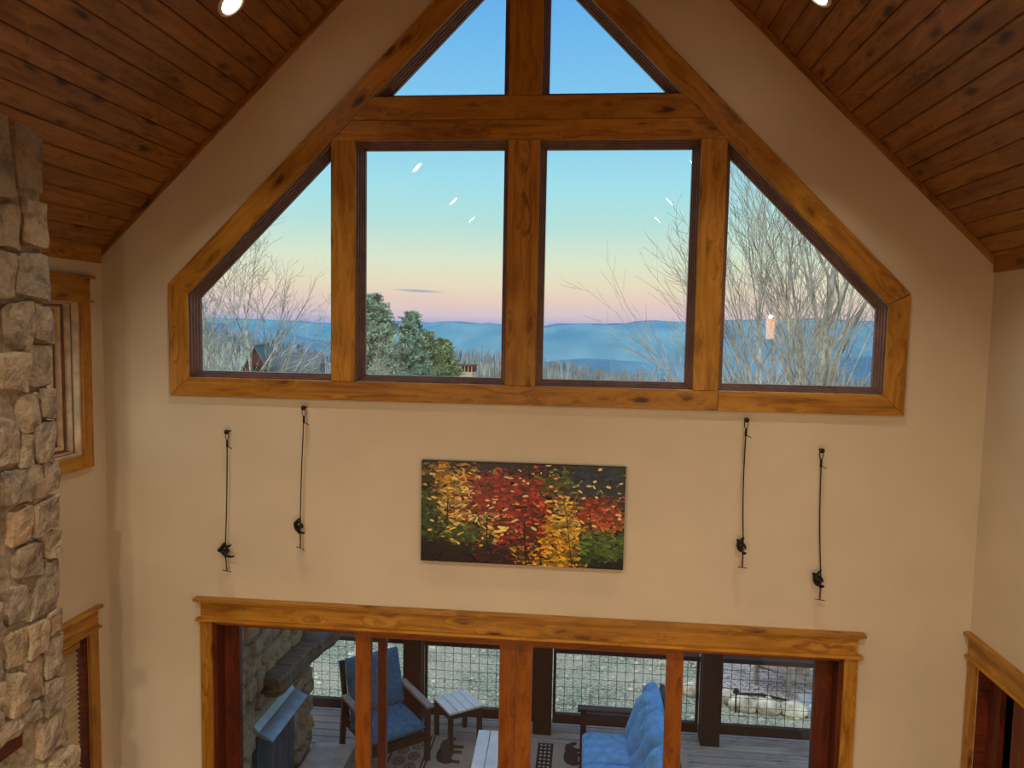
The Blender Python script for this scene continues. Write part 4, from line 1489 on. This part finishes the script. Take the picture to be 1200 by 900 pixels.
M_MT = plain('haze_tinted_mountain', (84, 122, 158), .95, var=.25, scale=.004, spec=.1)  # blue of the distance haze is painted into the base colour
RD1 = [(-1.3, 60), (-.60, 30), (-.525, 15), (-.498, 23), (-.452, 15), (-.415, 12), (-.391, 8), (-.349, -5), (-.30, 8), (-.26, 20), (-.225, 17), (-.208, 12), (-.190, 23), (-.167, 25), (-.144, 13), (-.127, 20),
       (-.109, 4), (-.057, -4), (-.036, 14), (.003, 26), (.02, 18), (.045, 22), (.064, 46), (.086, 56), (.113, 48), (.13, 49), (.18, 66), (.232, 74), (.285, 84), (.348, 74), (.45, 90), (1.3, 160)]
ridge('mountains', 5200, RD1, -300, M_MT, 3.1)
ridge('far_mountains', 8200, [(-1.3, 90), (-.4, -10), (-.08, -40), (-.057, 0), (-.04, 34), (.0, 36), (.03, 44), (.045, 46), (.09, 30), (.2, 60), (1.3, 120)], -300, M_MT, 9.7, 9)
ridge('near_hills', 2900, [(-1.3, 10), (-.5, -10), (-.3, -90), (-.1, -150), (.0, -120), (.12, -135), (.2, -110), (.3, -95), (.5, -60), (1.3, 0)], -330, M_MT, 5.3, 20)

# valley haze: a real scattering layer of air
hz = bpy.data.materials.new('valley_haze'); hz.use_nodes = True
n_, l_ = hz.node_tree.nodes, hz.node_tree.links
n_.clear()
ho = n_.new('ShaderNodeOutputMaterial'); hv = n_.new('ShaderNodeVolumeScatter')
hv.inputs['Color'].default_value = (.06, .38, 1.0, 1)
hv.inputs['Density'].default_value = 3.2e-4
l_.new(hv.outputs[0], ho.inputs['Volume'])
m = MB()
# the haze fills the valley up to the shoulders of the ridge
AZ = [-1.3, -.9, -.6, -.525, -.498, -.45, -.40, -.349, -.31, -.27, -.225, -.208, -.18, -.15, -.127, -.109, -.08, -.057, -.03, 0, .03, .05, .07, .09, .11, .15, .2, .25, .3, .35, .45, .8, 1.3]
YS = [180, 1200, 2400, 3600, 4700, 5120]
nA = len(AZ)
for y in YS:
    for a_ in AZ:
        hc = interp(a_, [q[0] for q in RD1], [q[1] for q in RD1])
        m.V.append((a_ * y, y, 4.5 + (y - 0) / 5200 * (hc - 3 - 4.5) - .3))
for y in YS:
    for a_ in AZ:
        m.V.append((a_ * y, y, -420))
K = nA * len(YS)
for j in range(len(YS) - 1):
    for i in range(nA - 1):
        q = j * nA + i
        m.F.append((q, q + 1, q + nA + 1, q + nA)); m.F.append((K + q, K + q + nA, K + q + nA + 1, K + q + 1))
for i in range(nA - 1):
    m.F.append((K + i, K + i + 1, i + 1, i)); q = (len(YS) - 1) * nA + i
    m.F.append((q, q + 1, K + q + 1, K + q))
for j in range(len(YS) - 1):
    q = j * nA; m.F.append((q, q + nA, K + q + nA, K + q)); q += nA - 1
    m.F.append((K + q, K + q + nA, q + nA, q))
o = m.build('haze', hz)
tag(o, 'blue evening haze lying over the valley and mountains', 'haze', kind='stuff')


# ================================================================== TREES
def grow(mb, p, d, L, r, lv, rg_, prm):
    seg = prm['seg'][min(lv, len(prm['seg']) - 1)]
    pts, rr = [p], [r]
    q = p.copy(); dd = d.copy()
    for i in range(seg):
        dd = (dd + Vector((rg_.gauss(0, prm['wob']), rg_.gauss(0, prm['wob']), prm['up'] * (.5 + .2 * lv)))).normalized()
        q = q + dd * (L / seg)
        pts.append(q.copy()); rr.append(r * (1 - .75 * (i + 1) / seg) + prm['rmin'])
    mb[0 if lv == 0 else 1].tube(pts, rr, 6 if lv == 0 else (4 if lv == 1 else 3), cap=False)
    if lv >= prm['lev']: return
    nb = prm['nb'][lv]
    for k in range(nb):
        t_ = prm['t0'][lv] + (1 - prm['t0'][lv]) * (k + rg_.random()) / nb
        f = t_ * seg; i = min(int(f), seg - 1)
        pp = pts[i].lerp(pts[i + 1], f - i)
        a = (pts[i + 1] - pts[i]).normalized()
        s = a.cross(Vector((rg_.gauss(0, 1), rg_.gauss(0, 1), rg_.gauss(0, 1)))).normalized()
        an = math.radians(rg_.uniform(*prm['ang'][lv]))
        nd = (a * math.cos(an) + s * math.sin(an)).normalized()
        nd.y *= prm.get('flat', 1.0)
        nd.normalize()
        grow(mb, pp, nd, L * rg_.uniform(*prm['ls'][lv]) * (1.15 - .55 * t_), max(rr[i] * .42, prm['rmin']), lv + 1, rg_, prm)


def bare_tree(base, h, r, seed, prm, label, lean=(0, 0), mat=None, group='bare winter trees outside the windows'):
    rg_ = random.Random(seed)
    e = empty('bare_tree', base, label=label, cat='tree', group=group)
    mb = (MB(), MB())
    grow(mb, Vector((0, 0, -.3)), Vector((lean[0], lean[1], 1)).normalized(), h, r, 0, rg_, prm)
    mb[0].build('trunk', mat or M_BARK, e, smooth=True)
    mb[1].build('branches', M_BARK2 if mat is None else mat, e, smooth=True)
    return e


PR = dict(seg=[9, 6, 4, 3], wob=.05, up=.045, rmin=.0028, lev=3, nb=[21, 7, 4], t0=[.22, .2, .15], ang=[(18, 42), (14, 36), (16, 42)], ls=[(.38, .58), (.4, .6), (.4, .6)])
right = [(5.42, 11.2, 10.2, .14, 3, (.01, 0), 'tall pale mottled birch trunk in the middle of the right pane'),
         (4.15, 10.2, 8.0, .042, 8, (-.10, 0), 'slender bare tree fanning up to the left, beside the right mullion'),
         (4.6, 10.8, 8.8, .045, 13, (.02, 0), 'slender bare tree in the left half of the right pane'),
         (4.45, 12.2, 9.2, .042, 21, (-.05, 0), 'bare tree with many thin upright stems behind the right pane'),
         (7.2, 12.5, 7.8, .045, 34, (.06, 0), 'bare tree low at the right end of the right pane')]
for x, y, h, r, sd, ln, lb in right:
    bare_tree((x, y, ground_z(x, y)), h, r, sd, PR, lb, ln)
PL = dict(seg=[8, 6, 4, 3], wob=.055, up=.035, rmin=.0045, lev=3, nb=[17, 8, 5], t0=[.30, .2, .15], ang=[(24, 46), (18, 45), (20, 50)], ls=[(.40, .60), (.4, .6), (.4, .6)])
left = [(-12.6, 24, 11.3, .12, 41, (.0, 0), 'wide bare tree fanning out in the middle of the left pane'),
        (-14.9, 26, 11.6, .10, 46, (.03, 0), 'narrow bare tree at the far left of the left pane'),
        (-16.0, 24, 10.4, .09, 52, (0, 0), 'half hidden bare tree behind the left window frame'),
        (-12.9, 30, 9.2, .06, 57, (.06, 0), 'low bare tree leaning right towards the left mullion')]
for x, y, h, r, sd, ln, lb in left:
    bare_tree((x, y, ground_z(x, y)), h, r, sd, PL, lb, ln)


def pine(base, h, w, seed, label, mat, whorls=26, dens=26, cone=1.0):
    rg_ = random.Random(seed)
    e = empty('evergreen_tree', base, label=label, cat='tree')
    m = MB(); m.tube([(0, 0, -.3), (.05, 0, h * .5), (0, 0, h)], [h * .018, h * .012, .02], 7); m.build('trunk', M_PTRUNK, e, smooth=True)
    V, F = [], []
    bm_ = MB()
    for i in range(whorls):
        t_ = .18 + .82 * i / whorls
        z = h * t_
        R_ = w / 2 * ((1 - t_) ** .75 + .07)
        for k in range(8):
            a = rg_.uniform(0, 2 * PI)
            rk = R_ * rg_.uniform(.55, 1.25)
            tip = Vector((math.cos(a) * rk, math.sin(a) * rk, z + rk * rg_.uniform(.12, .40)))
            p0 = Vector((0, 0, z))
            bm_.tube([p0, p0.lerp(tip, .5) - Vector((0, 0, R_ * .06)), tip], [.03, .02, .008], 3, cap=False)
            for q in range(dens):
                s = rg_.uniform(.3, 1.05)
                c = p0.lerp(tip, s) + Vector((rg_.gauss(0, .16), rg_.gauss(0, .16), rg_.gauss(.04, .11))) * min(1.0, R_ / 1.2 + .12)
                u = Vector((rg_.gauss(0, 1), rg_.gauss(0, 1), rg_.gauss(.5, .7))).normalized() * rg_.uniform(.14, .30)
                s2 = u.cross(Vector((rg_.gauss(0, 1), rg_.gauss(0, 1), rg_.gauss(0, 1)))).normalized() * .055
                k0 = len(V)
                V += [c - s2, c + s2, c + u]
                F.append((k0, k0 + 1, k0 + 2))
    bm_.build('branches', M_PTRUNK, e)
    o = mesh_obj('foliage', V, F, mat, e)
    return e


x, y = -11.9, 38
pine((x, y, ground_z(x, y)), 6.1 - ground_z(x, y), 7.6, 5, 'tall blue-green pine at the left edge of the middle left pane', M_PINE, 62, 70)
x, y = -10.15, 40
pine((x, y, ground_z(x, y)), 5.2 - ground_z(x, y), 5.4, 7, 'slightly lower pine just right of the tall pine', M_PINE, 56, 60)
for x, y, tz, w_, sd, lb in [(-10.0, 44, 3.9, 6.4, 9, 'olive green conifer below the two pines'), (-9.6, 48, 3.4, 6.0, 10, 'low olive green conifer nearest the distant deck')]:
    pine((x, y, ground_z(x, y)), tz - ground_z(x, y), w_, sd, lb, M_SHRUB, 60, 60, .6)

# far bare forest on the hillside, far too many to count
rgf = random.Random(99)
m = MB()
cnt = 0
while cnt < 5200:
    y = 140 + 420 * rgf.random() ** .8
    x = (rgf.uniform(-.56, .52)) * (y + 5)
    z = ground_z(x, y)
    if y < 230 and -.50 < x / y < -.33: 
        continue
    h = rgf.uniform(6, 12); wd = .05 + y * .00035
    r_ = h * .22
    for k in range(5):
        a = rgf.uniform(0, 6.28)
        b0 = Vector((x, y, z + h * rgf.uniform(.0, .5)))
        t1 = Vector((x + math.cos(a) * r_ * rgf.random(), y + math.sin(a) * r_ * .6, z + h * rgf.uniform(.75, 1)))
        if k == 0: b0 = Vector((x, y, z - .5)); t1 = Vector((x, y, z + h))
        m.add([b0 + Vector((-wd, 0, 0)), b0 + Vector((wd, 0, 0)), t1 + Vector((wd * .35, .05, 0)), t1 + Vector((-wd * .35, .05, 0))], [(0, 1, 2, 3)])
    cnt += 1
tag(m.build('hillside_forest', plain('forest_twigs', (124, 130, 128), .95, var=.35, scale=.05)), 'leafless grey woodland covering the hillside', 'forest', kind='stuff')

# ---- distant houses
x, y = -51.5, 112
gz = ground_z(x, y)
hs = empty('gabled_house', (x, y, gz), rz=.22, label='steep roofed dark red house among the bare trees in the left pane', cat='house')
apz = .7 - gz
m = MB(); m.add([(-2.2, -5, 0), (2.2, -5, 0), (2.2, -5, apz - 4.6), (0, -5, apz - .2), (-2.2, -5, apz - 4.6), (-2.2, 5, 0), (2.2, 5, 0), (2.2, 5, apz - 4.6), (0, 5, apz - .2), (-2.2, 5, apz - 4.6)],
                [(0, 1, 2, 3, 4), (9, 8, 7, 6, 5), (0, 4, 9, 5), (1, 6, 7, 2)])
m.build('walls', M_HWALL, hs)
m = MB()
for sg in (-1, 1):
    m.bar((sg * 1.2, -5.3, apz - 2.4), (sg * 1.2, 5.3, apz - 2.4), 5.6, .2, up=(sg * .88, 0, .47))
m.build('roof', M_ROOF, hs)
m = MB(); m.box(-.6, .6, -5.06, -5.0, apz - 4.4, apz - 3.2); m.build('window', M_BLACK, hs)
x2 = x + 7.5
m = MB(); m.add([(1.5, -3, 0), (9.5, -3, 0), (9.5, 4, 0), (1.5, 4, 0), (1.5, -3, apz - 3.4), (9.5, -3, apz - 3.4), (9.5, .5, apz - 1.2), (1.5, .5, apz - 1.2), (1.5, 4, apz - 3.4), (9.5, 4, apz - 3.4)],
                [(0, 1, 5, 4), (4, 5, 6, 7), (7, 6, 9, 8), (3, 8, 9, 2), (1, 2, 9, 6, 5), (0, 4, 7, 8, 3)])
m.build('side_wing', M_ROOF, hs)

x, y = -24.4, 150
gz = ground_z(x, y)
h2 = empty('hillside_cabin', (x, y, gz), rz=-.1, label='small distant cabin with open deck beside the olive conifers', cat='house')
tz = -3.9 - gz
m = MB(); m.box(-1.4, 1.7, -1, 3, 0, tz - 1.7); m.build('walls', M_HCREAM, h2)
m = MB(); m.box(-1.5, 1.8, -1.2, 3, tz - 1.7, tz - 1.45); m.build('balcony_floor', M_HCREAM, h2)
m = MB(); m.box(-1.3, 1.7, 0.5, 3, tz - 1.45, tz - .25); m.build('upper_wall', M_HWALL, h2)
for i in range(5):
    m = MB(); m.box(-1.45 + i * .76, -1.3 + i * .76, -1.15, -1.0, tz - 1.45, tz - .2); m.build('balcony_post', M_HCREAM, h2)
m = MB(); m.box(-1.8, 2.0, -1.5, 3.2, tz - .2, tz + .02); m.build('roof', M_HWALL, h2)
m = MB(); m.add([(-3.6, -1, 0), (-1.5, -1, 0), (-1.5, -1, tz - 1.7), (-2.3, -1, tz - .9), (-3.6, -1, tz - 2.0), (-3.6, 2, 0), (-1.5, 2, 0), (-1.5, 2, tz - 1.7), (-2.3, 2, tz - .9), (-3.6, 2, tz - 2.0)],
                [(0, 1, 2, 3, 4), (9, 8, 7, 6, 5), (2, 7, 8, 3), (3, 8, 9, 4), (0, 4, 9, 5), (1, 6, 7, 2)])
m.build('end_gable', plain('tan_siding', (206, 172, 134), .8), h2)


# ================================================================== YARD THINGS
def boulder(c, r, sq, seed, label):
    V, F = [], []
    sg_, rn = 14, 9
    off = Vector((seed * 3.1, seed, 0))
    for i in range(rn + 1):
        a = PI * i / rn
        for k in range(sg_):
            b = 2 * PI * k / sg_
            d = Vector((math.sin(a) * math.cos(b), math.sin(a) * math.sin(b), math.cos(a)))
            d2 = Vector([math.copysign(abs(q) ** .8, q) for q in d])
            R_ = r * .88 * (1 + .22 * noise.noise(d * 1.7 + off) + .08 * noise.noise(d * 5 + off))
            V.append((d2.x * R_ * sq[0], d2.y * R_ * sq[1], d2.z * R_ * sq[2]))
    for i in range(rn):
        for k in range(sg_):
            F.append((i * sg_ + k, (i + 1) * sg_ + k, (i + 1) * sg_ + (k + 1) % sg_, i * sg_ + (k + 1) % sg_))
    o = mesh_obj('boulder', V, F, M_ROCKL, None, smooth=True, loc=(c[0], c[1], ground_z(c[0], c[1]) + r * sq[2] * .55))
    return tag(o, label, 'boulder', 'boulders edging the gravel')


for c, r, sq, sd, lb in [((2.70, 6.36), .15, (1, .8, .9), 1, 'small pale boulder directly right of the right porch post'),
                         ((2.90, 6.14), .19, (1.2, .8, .7), 2, 'long pale boulder, second right of the right porch post'),
                         ((3.24, 6.10), .18, (1.15, .8, .75), 3, 'pale flat-topped boulder in the middle of the row'),
                         ((3.62, 6.09), .19, (1.2, .8, .72), 4, 'largest pale boulder right of the middle of the row'),
                         ((3.92, 6.20), .09, (1, 1, 1), 5, 'round fist-sized boulder at the right end of the row'),
                         ((2.24, 6.55), .20, (1.3, .8, .6), 6, 'tan boulder seen left of the right porch post')]:
    boulder(c, r, sq, sd, lb)
m = MB(); m.box(-.42, .42, -.30, .30, 0, .10)
o = m.build('stone_step', M_SLAB); o.location = (4.22, 6.30, ground_z(4.22, 6.3) + .03); tag(o, 'flat pale stone slab at the lower right corner of the yard', 'stone')


def yard_chair(loc, rz, label, pillow=True):
    e = empty('garden_chair', loc, rz, label, 'chair')
    for sx in (-.28, .28):
        board('leg', (sx, -.38, 0), (sx, -.38, .52), .09, .03, M_GREYW, e, up=(1, 0, 0))
        board('leg', (sx * .92, -.34, .36), (sx * .92, .46, .02), .03, .11, M_GREYW, e, up=(0, .4, 1))
        board('arm', (sx * 1.12, -.44, .54), (sx * 1.12, .30, .54), .12, .025, M_GREYW, e)
    for i in range(5):
        y = -.34 + i * .115
        board('seat_slat', (-.26, y, .385 - i * .042), (.26, y, .385 - i * .042), .10, .02, M_GREYW, e)
    for i in range(5):
        x = -.22 + i * .11
        hh = (.92, 1.0, 1.04, 1.0, .92)[i]
        board('back_slat', (x, .16, .17), (x * 1.15, .46, hh), .10, .02, M_GREYW, e, up=(0, -.94, .33))
    if pillow:
        cushion('pillow', .42, .36, .12, M_NAVY, e, (0, .20, .50), rot=(math.radians(68), 0, 0), seed=3, n=10)
    return e


x, y = 3.75, 7.15
yard_chair((x, y, ground_z(x, y) + .04), -.75, 'weathered garden chair with blue pillow on the gravel, seen through the right patio door')
x, y = 4.75, 7.75
yard_chair((x, y, ground_z(x, y) + .04), -.9, 'second weathered garden chair at the far right of the gravel')
x, y = 3.55, 8.6
fpz = ground_z(x, y) + .03
sl = empty('solar_stake_light', (2.76, 6.0, ground_z(2.76, 6.0)), label='thin black garden stake light in front of the boulders', cat='garden light')
m = MB(); m.tube([(0, 0, -.1), (0, 0, .30)], .012, 6); m.build('stake', M_BLACK, sl)
m = MB(); m.tube([(0, 0, .30), (0, 0, .36)], [.05, .03], 10); m.build('cap', M_BLACK, sl)
wp = empty('marker_post', (-3.12, 6.6, ground_z(-3.12, 6.6)), label='short white post on the slope left of the armchair', cat='post')
m = MB(); m.tube([(0, 0, -.2), (0, 0, .45)], .07, 12); m.build('post_body', M_WHITE, wp)
m = MB(); m.tube([(0, 0, .45), (0, 0, .48)], [.08, .06], 12); m.build('post_cap', M_WHITE, wp)
# scattered small stones and leaves on the slope
rs_ = random.Random(12)
m = MB()
for i in range(900):
    x = rs_.uniform(-5, 6.5); y = rs_.uniform(4.0, 9.5)
    z = ground_z(x, y); r_ = rs_.uniform(.015, .06)
    pts = [(x + r_ * math.cos(k * 1.26 + i), y + r_ * .8 * math.sin(k * 1.26 + i), z + .01) for k in range(5)]
    top = (x + rs_.uniform(-.3, .3) * r_, y, z + r_ * .8)
    m.add(pts + [top], [(k, (k + 1) % 5, 5) for k in range(5)])
tag(m.build('scattered_stones', M_ROCKL), 'small pale stones and leaf litter strewn over the slope', 'stones', kind='stuff')
